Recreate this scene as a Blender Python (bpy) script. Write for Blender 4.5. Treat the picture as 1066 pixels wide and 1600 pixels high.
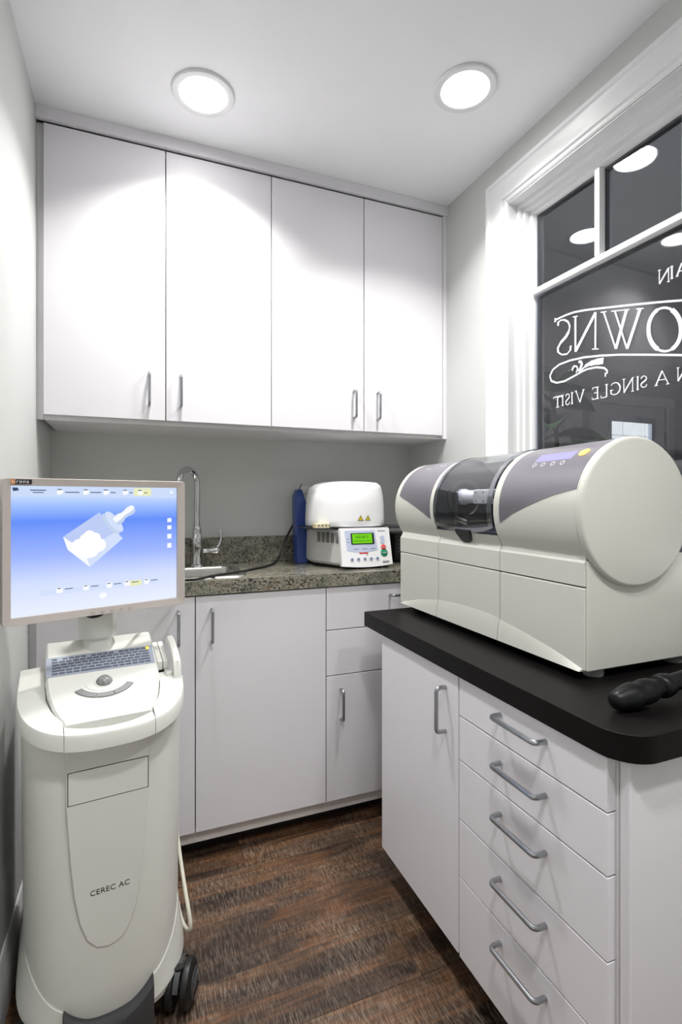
import bpy, bmesh, math, random
from mathutils import Vector, Matrix
random.seed(7)
for o in list(bpy.data.objects): bpy.data.objects.remove(o)
scene = bpy.context.scene
COL = scene.collection
R = math.radians

# ------------------------------------------------------------------ camera
cam_d = bpy.data.cameras.new('camera'); cam = bpy.data.objects.new('camera', cam_d); COL.objects.link(cam)
cam.location = (0.286, -2.179, 1.18); cam.rotation_euler = (R(90), 0, R(-21.89))
cam_d.sensor_fit = 'VERTICAL'; cam_d.sensor_height = 36.0; cam_d.lens = 805.7*36.0/1600.0
cam_d.shift_y = -20.0/1600.0; cam_d.clip_start = 0.02
scene.camera = cam
# ------------------------------------------------------------------ world, exposure
w = bpy.data.worlds.new('world'); scene.world = w; w.use_nodes = True
w.node_tree.nodes['Background'].inputs[0].default_value = (0.95, 0.97, 1.0, 1)
w.node_tree.nodes['Background'].inputs[1].default_value = 1.0
vs = scene.view_settings
vs.view_transform = 'Standard'; vs.look = 'None'; vs.gamma = 1.0; vs.use_curve_mapping = False
vs.exposure = 0.90
EMK = 2**-vs.exposure      # screens keep their own brightness under this exposure
LAMP_W = 5.0        # watts of every recessed downlight: one fixture type throughout

# ------------------------------------------------------------------ room measures (metres)
XR = 1.512; H = 2.414; YREAR = -3.2
XG = 1.60           # glass plane
XH = 1.67           # hall face of the window wall

# ------------------------------------------------------------------ helpers
def srgb(r, g, b):
    f = lambda c: (c/255/12.92) if c/255 <= .04045 else ((c/255+.055)/1.055)**2.4
    return (f(r), f(g), f(b), 1)

MATS = {}
def mat(name, col, rough=.5, metal=0.0, var=0.03, scale=6.0, bump=0.0, bscale=80.0, emit=None, estr=0.0, spec=.5, coat=0.0):
    """principled material with a little procedural tone variation and relief"""
    m = bpy.data.materials.new(name); m.use_nodes = True; nt = m.node_tree; n = nt.nodes; l = nt.links
    b = n['Principled BSDF']
    b.inputs['Roughness'].default_value = rough; b.inputs['Metallic'].default_value = metal
    b.inputs['Specular IOR Level'].default_value = spec; b.inputs['Coat Weight'].default_value = coat
    tc = n.new('ShaderNodeTexCoord')
    no = n.new('ShaderNodeTexNoise'); no.inputs['Scale'].default_value = scale; no.inputs['Detail'].default_value = 4
    l.new(tc.outputs['Object'], no.inputs['Vector'])
    rp = n.new('ShaderNodeValToRGB')
    rp.color_ramp.elements[0].position = .3; rp.color_ramp.elements[1].position = .7
    rp.color_ramp.elements[0].color = tuple(min(1, c*(1-var)) for c in col[:3])+(1,)
    rp.color_ramp.elements[1].color = tuple(min(1, c*(1+var)) for c in col[:3])+(1,)
    l.new(no.outputs['Fac'], rp.inputs['Fac']); l.new(rp.outputs['Color'], b.inputs['Base Color'])
    if bump:
        n2 = n.new('ShaderNodeTexNoise'); n2.inputs['Scale'].default_value = bscale; n2.inputs['Detail'].default_value = 3
        l.new(tc.outputs['Object'], n2.inputs['Vector'])
        bp = n.new('ShaderNodeBump'); bp.inputs['Strength'].default_value = bump; bp.inputs['Distance'].default_value = .002
        l.new(n2.outputs['Fac'], bp.inputs['Height']); l.new(bp.outputs['Normal'], b.inputs['Normal'])
    if emit:
        b.inputs['Emission Color'].default_value = emit; b.inputs['Emission Strength'].default_value = estr
    MATS[name] = m; return m

def emis(name, col, strength=1.0):
    m = bpy.data.materials.new(name); m.use_nodes = True; nt = m.node_tree
    for x in list(nt.nodes): nt.nodes.remove(x)
    e = nt.nodes.new('ShaderNodeEmission'); e.inputs[0].default_value = col; e.inputs[1].default_value = strength*(1 if 'lens' in name else EMK)
    o = nt.nodes.new('ShaderNodeOutputMaterial'); nt.links.new(e.outputs[0], o.inputs[0])
    MATS[name] = m; return m

def glass(name, tint=(1, 1, 1, 1), ior=1.45, rough=0.0, extra=0.0):
    m = bpy.data.materials.new(name); m.use_nodes = True; nt = m.node_tree; n = nt.nodes
    for x in list(n): n.remove(x)
    fr = n.new('ShaderNodeFresnel'); ge = n.new('ShaderNodeNewGeometry')
    mr = n.new('ShaderNodeMapRange'); mr.inputs['To Min'].default_value = ior; mr.inputs['To Max'].default_value = 1/ior   # same index on both faces of a thin pane
    nt.links.new(ge.outputs['Backfacing'], mr.inputs['Value']); nt.links.new(mr.outputs[0], fr.inputs[0])
    tr = n.new('ShaderNodeBsdfTransparent'); tr.inputs[0].default_value = tint
    gl = n.new('ShaderNodeBsdfGlossy'); gl.inputs['Roughness'].default_value = rough
    mx = n.new('ShaderNodeMixShader'); o = n.new('ShaderNodeOutputMaterial')
    ad = n.new('ShaderNodeMath'); ad.operation = 'ADD'; ad.inputs[1].default_value = extra; ad.use_clamp = True
    nt.links.new(fr.outputs[0], ad.inputs[0]); nt.links.new(ad.outputs[0], mx.inputs[0])
    nt.links.new(tr.outputs[0], mx.inputs[1]); nt.links.new(gl.outputs[0], mx.inputs[2]); nt.links.new(mx.outputs[0], o.inputs[0])
    MATS[name] = m; return m

def wm(o):
    return (wm(o.parent) @ o.matrix_basis) if o.parent else o.matrix_basis.copy()

class MB:
    def __init__(s): s.v = []; s.f = []
    def quad(s, *pts):
        b = len(s.v); s.v += [tuple(p) for p in pts]; s.f.append(tuple(range(b, b+len(pts)))); return s
    def box(s, x0, y0, z0, x1, y1, z1):
        b = len(s.v)
        s.v += [(x0,y0,z0),(x1,y0,z0),(x1,y1,z0),(x0,y1,z0),(x0,y0,z1),(x1,y0,z1),(x1,y1,z1),(x0,y1,z1)]
        s.f += [tuple(b+i for i in q) for q in ((0,3,2,1),(4,5,6,7),(0,1,5,4),(1,2,6,5),(2,3,7,6),(3,0,4,7))]; return s
    def loft(s, rings, closed=True, cap0=True, cap1=True):
        n = len(rings[0]); b = len(s.v)
        for r in rings: s.v += [tuple(p) for p in r]
        for i in range(len(rings)-1):
            for j in range(n if closed else n-1):
                k = (j+1) % n
                s.f.append((b+i*n+j, b+i*n+k, b+(i+1)*n+k, b+(i+1)*n+j))
        if closed and cap0: s.f.append(tuple(b+j for j in reversed(range(n))))
        if closed and cap1: s.f.append(tuple(b+(len(rings)-1)*n+j for j in range(n)))
        return s
    def prism(s, poly, fn, d0, d1):
        """poly: 2d points, fn(u,v,d) -> 3d"""
        return s.loft([[fn(u, v, d0) for u, v in poly], [fn(u, v, d1) for u, v in poly]])
    def tube(s, path, rad, n=10, caps=True):
        P = [Vector(p) for p in path]; m = len(P)
        rs = rad if isinstance(rad, (list, tuple)) else [rad]*m
        T = []
        for i in range(m):
            t = (P[min(i+1, m-1)]-P[max(i-1, 0)]); T.append(t.normalized())
        a = Vector((0, 0, 1)) if abs(T[0].z) < .9 else Vector((1, 0, 0))
        N = (a - T[0]*a.dot(T[0])).normalized(); rings = []
        for i in range(m):
            N = (N - T[i]*N.dot(T[i])).normalized(); Bn = T[i].cross(N)
            rings.append([tuple(P[i]+(N*math.cos(2*math.pi*k/n)+Bn*math.sin(2*math.pi*k/n))*rs[i]) for k in range(n)])
        return s.loft(rings, True, caps, caps)
    def lathe(s, prof, c=(0, 0, 0), axis='z', n=32, a0=0.0, a1=360.0):
        """prof: (radius, height) pairs"""
        full = abs(a1-a0-360) < 1e-6; k = n if full else n+1; rings = []
        for r, h in prof:
            ring = []
            for i in range(k):
                t = R(a0+(a1-a0)*i/n); u, v = r*math.cos(t), r*math.sin(t)
                if axis == 'z': p = (c[0]+u, c[1]+v, c[2]+h)
                elif axis == 'y': p = (c[0]+u, c[1]+h, c[2]-v)
                else: p = (c[0]+h, c[1]+u, c[2]+v)
                ring.append(p)
            rings.append(ring)
        return s.loft(rings, full, prof[0][0] > 1e-5, prof[-1][0] > 1e-5)
    def build(s, name, m, parent=None, world=True, smooth=35, bevel=0.0, seg=2, fixn=True):
        me = bpy.data.meshes.new(name)
        vs_ = s.v
        if parent is not None and world:
            inv = wm(parent).inverted(); vs_ = [tuple(inv @ Vector(p)) for p in s.v]
        me.from_pydata(vs_, [], s.f)
        if fixn:
            bm = bmesh.new(); bm.from_mesh(me)
            bmesh.ops.remove_doubles(bm, verts=bm.verts, dist=1e-6)
            bmesh.ops.recalc_face_normals(bm, faces=bm.faces); bm.to_mesh(me); bm.free()
        if smooth:
            me.shade_smooth(); me.set_sharp_from_angle(angle=R(smooth))
        o = bpy.data.objects.new(name, me); COL.objects.link(o)
        if m is not None: me.materials.append(MATS[m] if isinstance(m, str) else m)
        if parent is not None: o.parent = parent
        if bevel:
            bv = o.modifiers.new('bevel', 'BEVEL'); bv.width = bevel; bv.segments = seg; bv.limit_method = 'ANGLE'; bv.angle_limit = R(40)
            bv.harden_normals = True
        return o

def tag(o, label, cat, group=None):
    o['label'] = label; o['category'] = cat
    if group: o['group'] = group
    return o
def struct(o): o['kind'] = 'structure'; return o
def empty(name, loc=(0, 0, 0), rz=0.0, parent=None):
    o = bpy.data.objects.new(name, None); COL.objects.link(o); o.location = loc; o.rotation_euler = (0, 0, rz)
    o.empty_display_size = .05
    if parent is not None: o.parent = parent
    return o
def thing(name, label, cat, loc=(0, 0, 0), rz=0.0, group=None): return tag(empty(name, loc, rz), label, cat, group)
def copy_tree(o, parent=None):
    c = o.copy(); COL.objects.link(c); c.parent = parent
    for ch in list(o.children): copy_tree(ch, c)
    return c
def text_mesh(body, size, extrude=0.0002, align='LEFT', spacing=1.0):
    cu = bpy.data.curves.new('lettering', 'FONT'); cu.body = body; cu.size = size; cu.extrude = extrude; cu.align_x = align
    cu.space_character = spacing; cu.resolution_u = 3
    o = bpy.data.objects.new('lettering', cu); COL.objects.link(o)
    me = bpy.data.meshes.new_from_object(o); bpy.data.objects.remove(o); return me
def put_text(name, body, size, m, parent, fn, align='LEFT', spacing=1.0):
    """lettering as a mesh; fn(u, v, d) maps text plane to parent space"""
    me = text_mesh(body, size, .0002, align, spacing)
    for v in me.vertices: v.co = Vector(fn(v.co.x, v.co.y, v.co.z))
    me.materials.clear(); me.materials.append(MATS[m])
    o = bpy.data.objects.new(name, me); COL.objects.link(o); o.parent = parent; return o
def rrect(x0, y0, x1, y1, r, n=4):
    out = []
    for cx, cy, a in ((x1-r, y0+r, -90), (x1-r, y1-r, 0), (x0+r, y1-r, 90), (x0+r, y0+r, 180)):
        for i in range(n+1):
            t = R(a+90*i/n); out.append((cx+r*math.cos(t), cy+r*math.sin(t)))
    return out
def smoothpath(pts, sub=6):
    P = [Vector(p) for p in pts]; out = []
    for i in range(len(P)-1):
        p0, p1, p2, p3 = P[max(i-1, 0)], P[i], P[i+1], P[min(i+2, len(P)-1)]
        for k in range(sub):
            t = k/sub
            out.append(.5*((2*p1)+(-p0+p2)*t+(2*p0-5*p1+4*p2-p3)*t*t+(-p0+3*p1-3*p2+p3)*t**3))
    out.append(P[-1]); return [tuple(p) for p in out]
def lerp(a, b, t): return a+(b-a)*t

LETTERS=[
('letter_s',[(0.0054,[(-0.8662,1.7523),(-0.8673,1.7661)]),(0.0033,[(-0.8662,1.7639),(-0.8768,1.7674),(-0.8921,1.7642)]),(0.0045,[(-0.8921,1.7642),(-0.9072,1.7534),(-0.9146,1.7373),(-0.9109,1.7204)]),(0.0078,[(-0.9109,1.7204),(-0.8986,1.7064),(-0.8779,1.6945)]),(0.0058,[(-0.8779,1.6945),(-0.8657,1.6795),(-0.8668,1.665)]),(0.0037,[(-0.8668,1.665),(-0.8823,1.6533),(-0.904,1.6497),(-0.9168,1.6593)]),(0.0054,[(-0.9168,1.6573),(-0.9189,1.6734)])]),
('letter_n',[(0.0054,[(-0.9366,1.7606),(-0.9366,1.6478)]),(0.0078,[(-0.9377,1.6496),(-1.0123,1.7484)]),(0.0045,[(-1.0123,1.7484),(-1.0109,1.6373)]),(0.0025,[(-0.9994,1.64),(-1.0231,1.6344)]),(0.0025,[(-0.9262,1.7623),(-0.9459,1.7584)])]),
('letter_w',[(0.0041,[(-1.0403,1.7406),(-1.0814,1.619)]),(0.0078,[(-1.0814,1.619),(-1.1159,1.7203)]),(0.0041,[(-1.0783,1.7308),(-1.1176,1.6093)]),(0.0078,[(-1.1176,1.6093),(-1.1582,1.7103)]),(0.0025,[(-1.0297,1.7426),(-1.0507,1.7378)]),(0.0025,[(-1.066,1.7334),(-1.1259,1.7191)]),(0.0025,[(-1.1462,1.7137),(-1.1691,1.7072)])]),
('letter_o',[(0.0091,[(-1.2092,1.6901),(-1.2017,1.687),(-1.1951,1.6818),(-1.1897,1.6748),(-1.1856,1.6661),(-1.1831,1.6561),(-1.1823,1.6451),(-1.1831,1.6336),(-1.1856,1.6221),(-1.1897,1.6109),(-1.1951,1.6005),(-1.2017,1.5914),(-1.2092,1.5837)]),(0.0049,[(-1.247,1.6772),(-1.2411,1.6822),(-1.2348,1.6862),(-1.2284,1.689),(-1.2219,1.6906),(-1.2154,1.691),(-1.2092,1.6901)]),(0.0091,[(-1.247,1.5735),(-1.2541,1.577),(-1.2602,1.5824),(-1.2651,1.5895),(-1.2688,1.5979),(-1.271,1.6075),(-1.2718,1.6178),(-1.271,1.6286),(-1.2688,1.6395),(-1.2651,1.6502),(-1.2602,1.6602),(-1.2541,1.6694),(-1.247,1.6772)]),(0.0049,[(-1.2092,1.5837),(-1.2154,1.579),(-1.2219,1.5755),(-1.2284,1.5731),(-1.2348,1.572),(-1.2411,1.5721),(-1.247,1.5735)])]),
('upper_rule',[(0.0045,[(-0.8544,1.7754),(-0.8657,1.7761),(-0.8986,1.7773),(-0.9304,1.7759),(-0.9711,1.7687),(-1.0147,1.7586),(-1.0695,1.7452),(-1.1167,1.7337),(-1.1613,1.7225),(-1.2035,1.7116),(-1.2398,1.7018),(-1.2731,1.6926),(-1.3298,1.6759),(-1.3838,1.6583)]),(0.0103,[(-0.851,1.7752),(-0.8578,1.7756)])]),
('lower_flourish',[(0.0045,[(-1.3838,1.5203),(-1.3298,1.5359),(-1.2731,1.5515),(-1.1769,1.5772),(-1.0956,1.5983),(-1.0287,1.6125),(-0.9711,1.6221),(-0.9146,1.6261),(-0.8712,1.6236),(-0.8442,1.6127),(-0.8315,1.5947),(-0.8373,1.5768),(-0.8601,1.5655),(-0.8932,1.5641),(-0.9304,1.572),(-0.956,1.5786),(-0.981,1.583),(-1.0147,1.581),(-1.0425,1.5721),(-1.053,1.5611),(-1.0516,1.5529)]),(0.0091,[(-1.0489,1.5512),(-1.0444,1.5515)]),(0.0041,[(-0.956,1.5835),(-0.976,1.5942)]),(0.0082,[(-0.9736,1.5936),(-0.9956,1.5983)]),(0.0124,[(-0.9932,1.5973),(-1.0194,1.5972)]),(0.0144,[(-1.017,1.597),(-1.0398,1.5941)]),(0.0037,[(-0.9267,1.596),(-0.9304,1.6039),(-0.9407,1.6018),(-0.9459,1.592),(-0.9397,1.5811)]),(0.0062,[(-0.9489,1.6146),(-0.9586,1.6106),(-0.9621,1.6024),(-0.9571,1.5922),(-0.9489,1.5831)]),(0.0082,[(-0.9231,1.5961),(-0.9283,1.5957)])]),
('letter_t',[(0.004,[(-0.8643,1.4843),(-0.8643,1.5187)]),(0.0024,[(-0.8823,1.5127),(-0.8809,1.5182),(-0.8474,1.5192),(-0.8459,1.5137)]),(0.0019,[(-0.8715,1.4842),(-0.857,1.4844)])]),
('letter_i',[(0.004,[(-0.8856,1.4859),(-0.8856,1.5198)]),(0.0019,[(-0.8899,1.4858),(-0.8812,1.4859)]),(0.0019,[(-0.8899,1.5197),(-0.8812,1.52)])]),
('letter_s',[(0.0024,[(-0.8984,1.5117),(-0.8991,1.517),(-0.9056,1.5203),(-0.9117,1.5166),(-0.9133,1.5106)]),(0.004,[(-0.9133,1.5106),(-0.9097,1.5054),(-0.9015,1.4999),(-0.8974,1.494)]),(0.0024,[(-0.8974,1.494),(-0.8999,1.4876),(-0.9056,1.485),(-0.9117,1.4871),(-0.9137,1.4937)])]),
('letter_i',[(0.004,[(-0.9236,1.4853),(-0.9236,1.5211)]),(0.0019,[(-0.9282,1.4852),(-0.919,1.4854)]),(0.0019,[(-0.9282,1.5209),(-0.919,1.5212)])]),
('letter_v',[(0.004,[(-0.9684,1.5224),(-0.954,1.485)]),(0.0024,[(-0.954,1.485),(-0.9394,1.5229)]),(0.0019,[(-0.9728,1.5223),(-0.9636,1.5224)]),(0.0019,[(-0.9436,1.5228),(-0.9349,1.523)])]),
('letter_e',[(0.004,[(-1.0189,1.4852),(-1.0189,1.5199)]),(0.0024,[(-1.0241,1.4852),(-1.0006,1.4855),(-0.9993,1.4918)]),(0.0024,[(-1.0241,1.5197),(-1.0019,1.5205),(-1.0012,1.5149)]),(0.0021,[(-1.0189,1.5036),(-1.0059,1.5039)])]),
('letter_l',[(0.004,[(-1.0507,1.4842),(-1.0507,1.5213)]),(0.0024,[(-1.0507,1.4842),(-1.0315,1.4845),(-1.0301,1.492)]),(0.0019,[(-1.0561,1.5211),(-1.0453,1.5215)])]),
('letter_g',[(0.0024,[(-1.0652,1.5145),(-1.0707,1.5195),(-1.0798,1.5208),(-1.0878,1.5179)]),(0.004,[(-1.0878,1.5179),(-1.0942,1.5103),(-1.096,1.5026),(-1.0942,1.4951),(-1.0878,1.488)]),(0.0024,[(-1.0878,1.488),(-1.0798,1.4859),(-1.0707,1.4876),(-1.0659,1.4905)]),(0.0036,[(-1.0659,1.4898),(-1.0659,1.5004)]),(0.0019,[(-1.0733,1.5001),(-1.0608,1.5006)])]),
('letter_n',[(0.0024,[(-1.1352,1.4849),(-1.1352,1.523)]),(0.004,[(-1.1352,1.523),(-1.1077,1.4858)]),(0.0024,[(-1.1077,1.4858),(-1.1077,1.5246)]),(0.0019,[(-1.1393,1.4848),(-1.1303,1.4851)]),(0.0019,[(-1.1127,1.5243),(-1.1034,1.5248)]),(0.0019,[(-1.14,1.5228),(-1.1345,1.5231)])]),
('letter_i',[(0.004,[(-1.1506,1.4863),(-1.1506,1.5227)]),(0.0019,[(-1.1541,1.4862),(-1.1471,1.4865)]),(0.0019,[(-1.1541,1.5225),(-1.1471,1.5229)])]),
('letter_s',[(0.0024,[(-1.1608,1.5135),(-1.1615,1.5182),(-1.1688,1.5208),(-1.1755,1.5171),(-1.1773,1.5116)]),(0.004,[(-1.1773,1.5116),(-1.1733,1.5072),(-1.1642,1.5028),(-1.1597,1.4977)]),(0.0024,[(-1.1597,1.4977),(-1.1624,1.4919),(-1.1688,1.4892),(-1.1755,1.4907),(-1.1778,1.4965)])]),
('letter_a',[(0.0024,[(-1.238,1.4846),(-1.221,1.5231)]),(0.004,[(-1.221,1.5231),(-1.2035,1.4868)]),(0.0021,[(-1.2316,1.4984),(-1.2109,1.4999)]),(0.0019,[(-1.2417,1.4844),(-1.2323,1.4849)]),(0.0019,[(-1.2094,1.4864),(-1.1996,1.487)])]),
('letter_n',[(0.0024,[(-1.2853,1.4846),(-1.2853,1.5191)]),(0.004,[(-1.2853,1.5191),(-1.2636,1.486)]),(0.0024,[(-1.2636,1.486),(-1.2636,1.521)]),(0.0019,[(-1.2885,1.4844),(-1.2814,1.4848)]),(0.0019,[(-1.2676,1.5207),(-1.2602,1.5213)]),(0.0019,[(-1.2891,1.5187),(-1.2847,1.5191)])]),
('letter_i',[(0.004,[(-1.2981,1.4856),(-1.2981,1.5194)]),(0.0019,[(-1.301,1.4854),(-1.2952,1.4858)]),(0.0019,[(-1.301,1.5191),(-1.2952,1.5197)])]),
('letter_n',[(0.0027,[(-1.2385,1.7543),(-1.2385,1.7902)]),(0.0046,[(-1.2385,1.7902),(-1.2134,1.7578)]),(0.0027,[(-1.2134,1.7578),(-1.2134,1.7944)]),(0.0021,[(-1.2423,1.7537),(-1.2341,1.7549)]),(0.0021,[(-1.218,1.7936),(-1.2095,1.795)]),(0.0021,[(-1.2429,1.7895),(-1.2379,1.7903)])]),
('letter_i',[(0.0046,[(-1.2474,1.7587),(-1.2474,1.7914)]),(0.0021,[(-1.2512,1.7581),(-1.2436,1.7592)]),(0.0021,[(-1.2512,1.7907),(-1.2436,1.792)])]),
('letter_a',[(0.0027,[(-1.2865,1.7558),(-1.2736,1.7894)]),(0.0046,[(-1.2736,1.7894),(-1.2606,1.7596)]),(0.0024,[(-1.2816,1.7678),(-1.2661,1.7702)]),(0.0021,[(-1.2893,1.7554),(-1.2822,1.7564)]),(0.0021,[(-1.2649,1.7589),(-1.2576,1.76)])])]
# ------------------------------------------------------------------ materials
mat('wall_paint', srgb(204, 206, 204), .75, bump=.06, bscale=220, var=.012)
mat('ceiling_paint', srgb(245, 246, 248), .85, bump=.04, bscale=200, var=.01)
mat('trim_white', srgb(230, 231, 232), .32, var=.01)
mat('laminate', srgb(232, 230, 235), .38, var=.012, scale=3, bump=.02, bscale=400)
mat('carcass', srgb(228, 226, 228), .5, var=.03)
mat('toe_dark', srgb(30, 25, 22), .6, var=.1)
mat('kick', srgb(220, 216, 214), .55, var=.08, scale=14)
mat('steel', srgb(165, 168, 172), .28, 1.0, var=.05, scale=60)
mat('chrome', srgb(215, 217, 220), .07, 1.0, var=.02)
mat('brushed', srgb(190, 188, 184), .3, 1.0, var=.08, scale=40)
mat('black_laminate', srgb(15, 13, 13), .42, var=.15, scale=90, bump=.03, bscale=500, spec=.14)
mat('rubber', srgb(17, 18, 20), .38, var=.1, scale=30, spec=.25)
mat('black_plastic', srgb(17, 17, 18), .45, var=.08)
mat('cable_black', srgb(15, 15, 16), .5, var=.05)
mat('ivory', srgb(222, 223, 217), .34, var=.008, scale=4)
mat('ivory_light', srgb(222, 223, 217), .30, var=.008, scale=4)
mat('ivory_panel', srgb(222, 223, 217), .42, var=.008)
mat('mill_ivory', srgb(208, 208, 200), .45, var=.01, scale=5, bump=.03, bscale=600)
mat('mill_dark', srgb(112, 108, 116), .30, var=.03, scale=12)
mat('seam', srgb(22, 21, 20), .7, var=.02)
mat('bezel', srgb(192, 184, 178), .42, var=.02)
mat('kb_panel', srgb(160, 168, 184), .5, var=.02)
mat('key', srgb(96, 102, 116), .5, var=.03)
mat('key_cap', srgb(150, 157, 172), .5, var=.03)
mat('grey_button', srgb(128, 128, 128), .4, var=.03)
mat('trackball', srgb(135, 136, 134), .2, var=.35, scale=160)
mat('charcoal', srgb(62, 63, 66), .38, var=.06, scale=20)
mat('cable_ivory', srgb(205, 203, 188), .45, var=.03)
mat('oven_white', srgb(238, 238, 240), .28, var=.008)
mat('oven_grey', srgb(205, 205, 203), .45, var=.02)
mat('foot_grey', srgb(150, 150, 148), .5, var=.03)
mat('plate_dark', srgb(72, 74, 78), .3, .8, var=.06)
mat('lavender', srgb(190, 198, 222), .5, var=.02)
mat('blue_plastic', srgb(38, 66, 140), .3, var=.06, scale=9)
mat('red', srgb(205, 36, 40), .45, var=.03)
mat('green', srgb(0, 130, 90), .45, var=.03)
mat('yellow', srgb(225, 205, 40), .5, var=.02)
mat('orange', srgb(245, 180, 60), .5, var=.02, emit=srgb(255, 185, 70), estr=.5)
mat('block_cream', srgb(226, 222, 208), .8, var=.05, scale=8)
mat('beige', srgb(222, 210, 172), .8, var=.05, scale=30)
mat('print_black', srgb(20, 20, 22), .6, var=.01)
mat('print_white', srgb(240, 240, 242), .6, var=.01)
mat('print_grey', srgb(110, 112, 125), .6, var=.01)
mat('gasket', srgb(52, 55, 60), .5, var=.05)
mat('vinyl_white', srgb(235, 238, 245), .7, var=.01, emit=None)
mat('hall_wall', srgb(196, 199, 206), .8, var=.02)
mat('hall_ceiling', srgb(236, 238, 242), .85, var=.01)
mat('hall_trim', srgb(232, 233, 238), .45, var=.01)
mat('leaf', srgb(44, 62, 40), .35, var=.35, scale=12)
mat('stem', srgb(70, 58, 44), .7, var=.2, scale=20)
mat('pot', srgb(120, 112, 104), .6, var=.1)
mat('soil', srgb(48, 38, 30), .9, var=.3, scale=60, bump=.4)
mat('liner', srgb(46, 50, 58), .35, var=.15, scale=25)
mat('sticker', srgb(28, 27, 27), .5, var=.01)
mat('sticker_orange', srgb(222, 140, 50), .5, var=.01)
mat('outlet_white', srgb(225, 225, 222), .4, var=.01)
glass('window_glass', (.92, .945, .985, 1), 1.5)
glass('lid_clear', (.92, .93, .955, 1), 1.45, .04, .03)
glass('lid_edge', (.62, .65, .72, 1), 1.5, .15, .25)
emis('lens_glow', (1, .985, .96, 1), 12.0)
emis('hall_lens_glow', (1, .985, .97, 1), 5.0)
emis('lcd_green', srgb(122, 214, 40), .95)
emis('lcd_dark', srgb(60, 120, 25), .6)
emis('lcd_violet', srgb(214, 208, 255), 1.0)
emis('scr_white', srgb(250, 252, 255), 1.0)
emis('scr_pale', srgb(214, 226, 252), 1.0)
emis('scr_face', srgb(190, 206, 246), 1.0)
emis('scr_face_dark', srgb(160, 182, 236), 1.0)
emis('scr_bar', srgb(206, 222, 250), 1.0)
emis('scr_yellow', srgb(236, 238, 190), 1.0)
emis('scr_ink', srgb(70, 84, 120), .8)
emis('scr_tooth', srgb(255, 255, 255), 1.0)
emis('scr_shade', srgb(196, 214, 240), 1.0)
emis('led_yellow', srgb(255, 205, 60), 2.0)

def granite():
    m = bpy.data.materials.new('granite'); m.use_nodes = True; nt = m.node_tree; n = nt.nodes; l = nt.links; b = n['Principled BSDF']
    b.inputs['Roughness'].default_value = .16
    tc = n.new('ShaderNodeTexCoord')
    mp = n.new('ShaderNodeMapping'); mp.inputs['Rotation'].default_value = (0.2, 0.1, .5); mp.inputs['Scale'].default_value = (1, 1.9, 1.3)
    l.new(tc.outputs['Object'], mp.inputs['Vector'])
    def ramp(src, stops):
        r = n.new('ShaderNodeValToRGB'); e = r.color_ramp.elements
        while len(e) < len(stops): e.new(.5)
        for el, (p, c) in zip(e, stops): el.position = p; el.color = c
        l.new(src, r.inputs['Fac']); return r.outputs['Color']
    def noise(sc, det, dist=0.0):
        x = n.new('ShaderNodeTexNoise'); x.inputs['Scale'].default_value = sc; x.inputs['Detail'].default_value = det
        x.inputs['Distortion'].default_value = dist; l.new(mp.outputs[0], x.inputs['Vector']); return x.outputs['Fac']
    base = ramp(noise(16, 9, .8), [(.30, srgb(84, 86, 76)), (.45, srgb(124, 124, 110)), (.56, srgb(150, 146, 132)), (.72, srgb(112, 98, 76))])
    dark = ramp(noise(120, 9, .5), [(.0, (0, 0, 0, 1)), (.50, (0, 0, 0, 1)), (.60, (1, 1, 1, 1))])
    big = ramp(noise(7, 3), [(.35, (0, 0, 0, 1)), (.62, (1, 1, 1, 1))])
    mul = n.new('ShaderNodeMath'); mul.operation = 'MULTIPLY'; l.new(dark, mul.inputs[0]); l.new(big, mul.inputs[1])
    ad = n.new('ShaderNodeMath'); ad.operation = 'MULTIPLY_ADD'; ad.inputs[1].default_value = .45; l.new(dark, ad.inputs[0]); l.new(mul.outputs[0], ad.inputs[2]); ad.use_clamp = True
    m1 = n.new('ShaderNodeMix'); m1.data_type = 'RGBA'; l.new(ad.outputs[0], m1.inputs['Factor']); l.new(base, m1.inputs[6]); m1.inputs[7].default_value = srgb(38, 36, 34)
    lt = ramp(noise(210, 6), [(.58, (0, 0, 0, 1)), (.66, (1, 1, 1, 1))])
    m2 = n.new('ShaderNodeMix'); m2.data_type = 'RGBA'; l.new(lt, m2.inputs['Factor']); l.new(m1.outputs[2], m2.inputs[6]); m2.inputs[7].default_value = srgb(176, 170, 158)
    l.new(m2.outputs[2], b.inputs['Base Color']); MATS['granite'] = m
granite()

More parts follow.
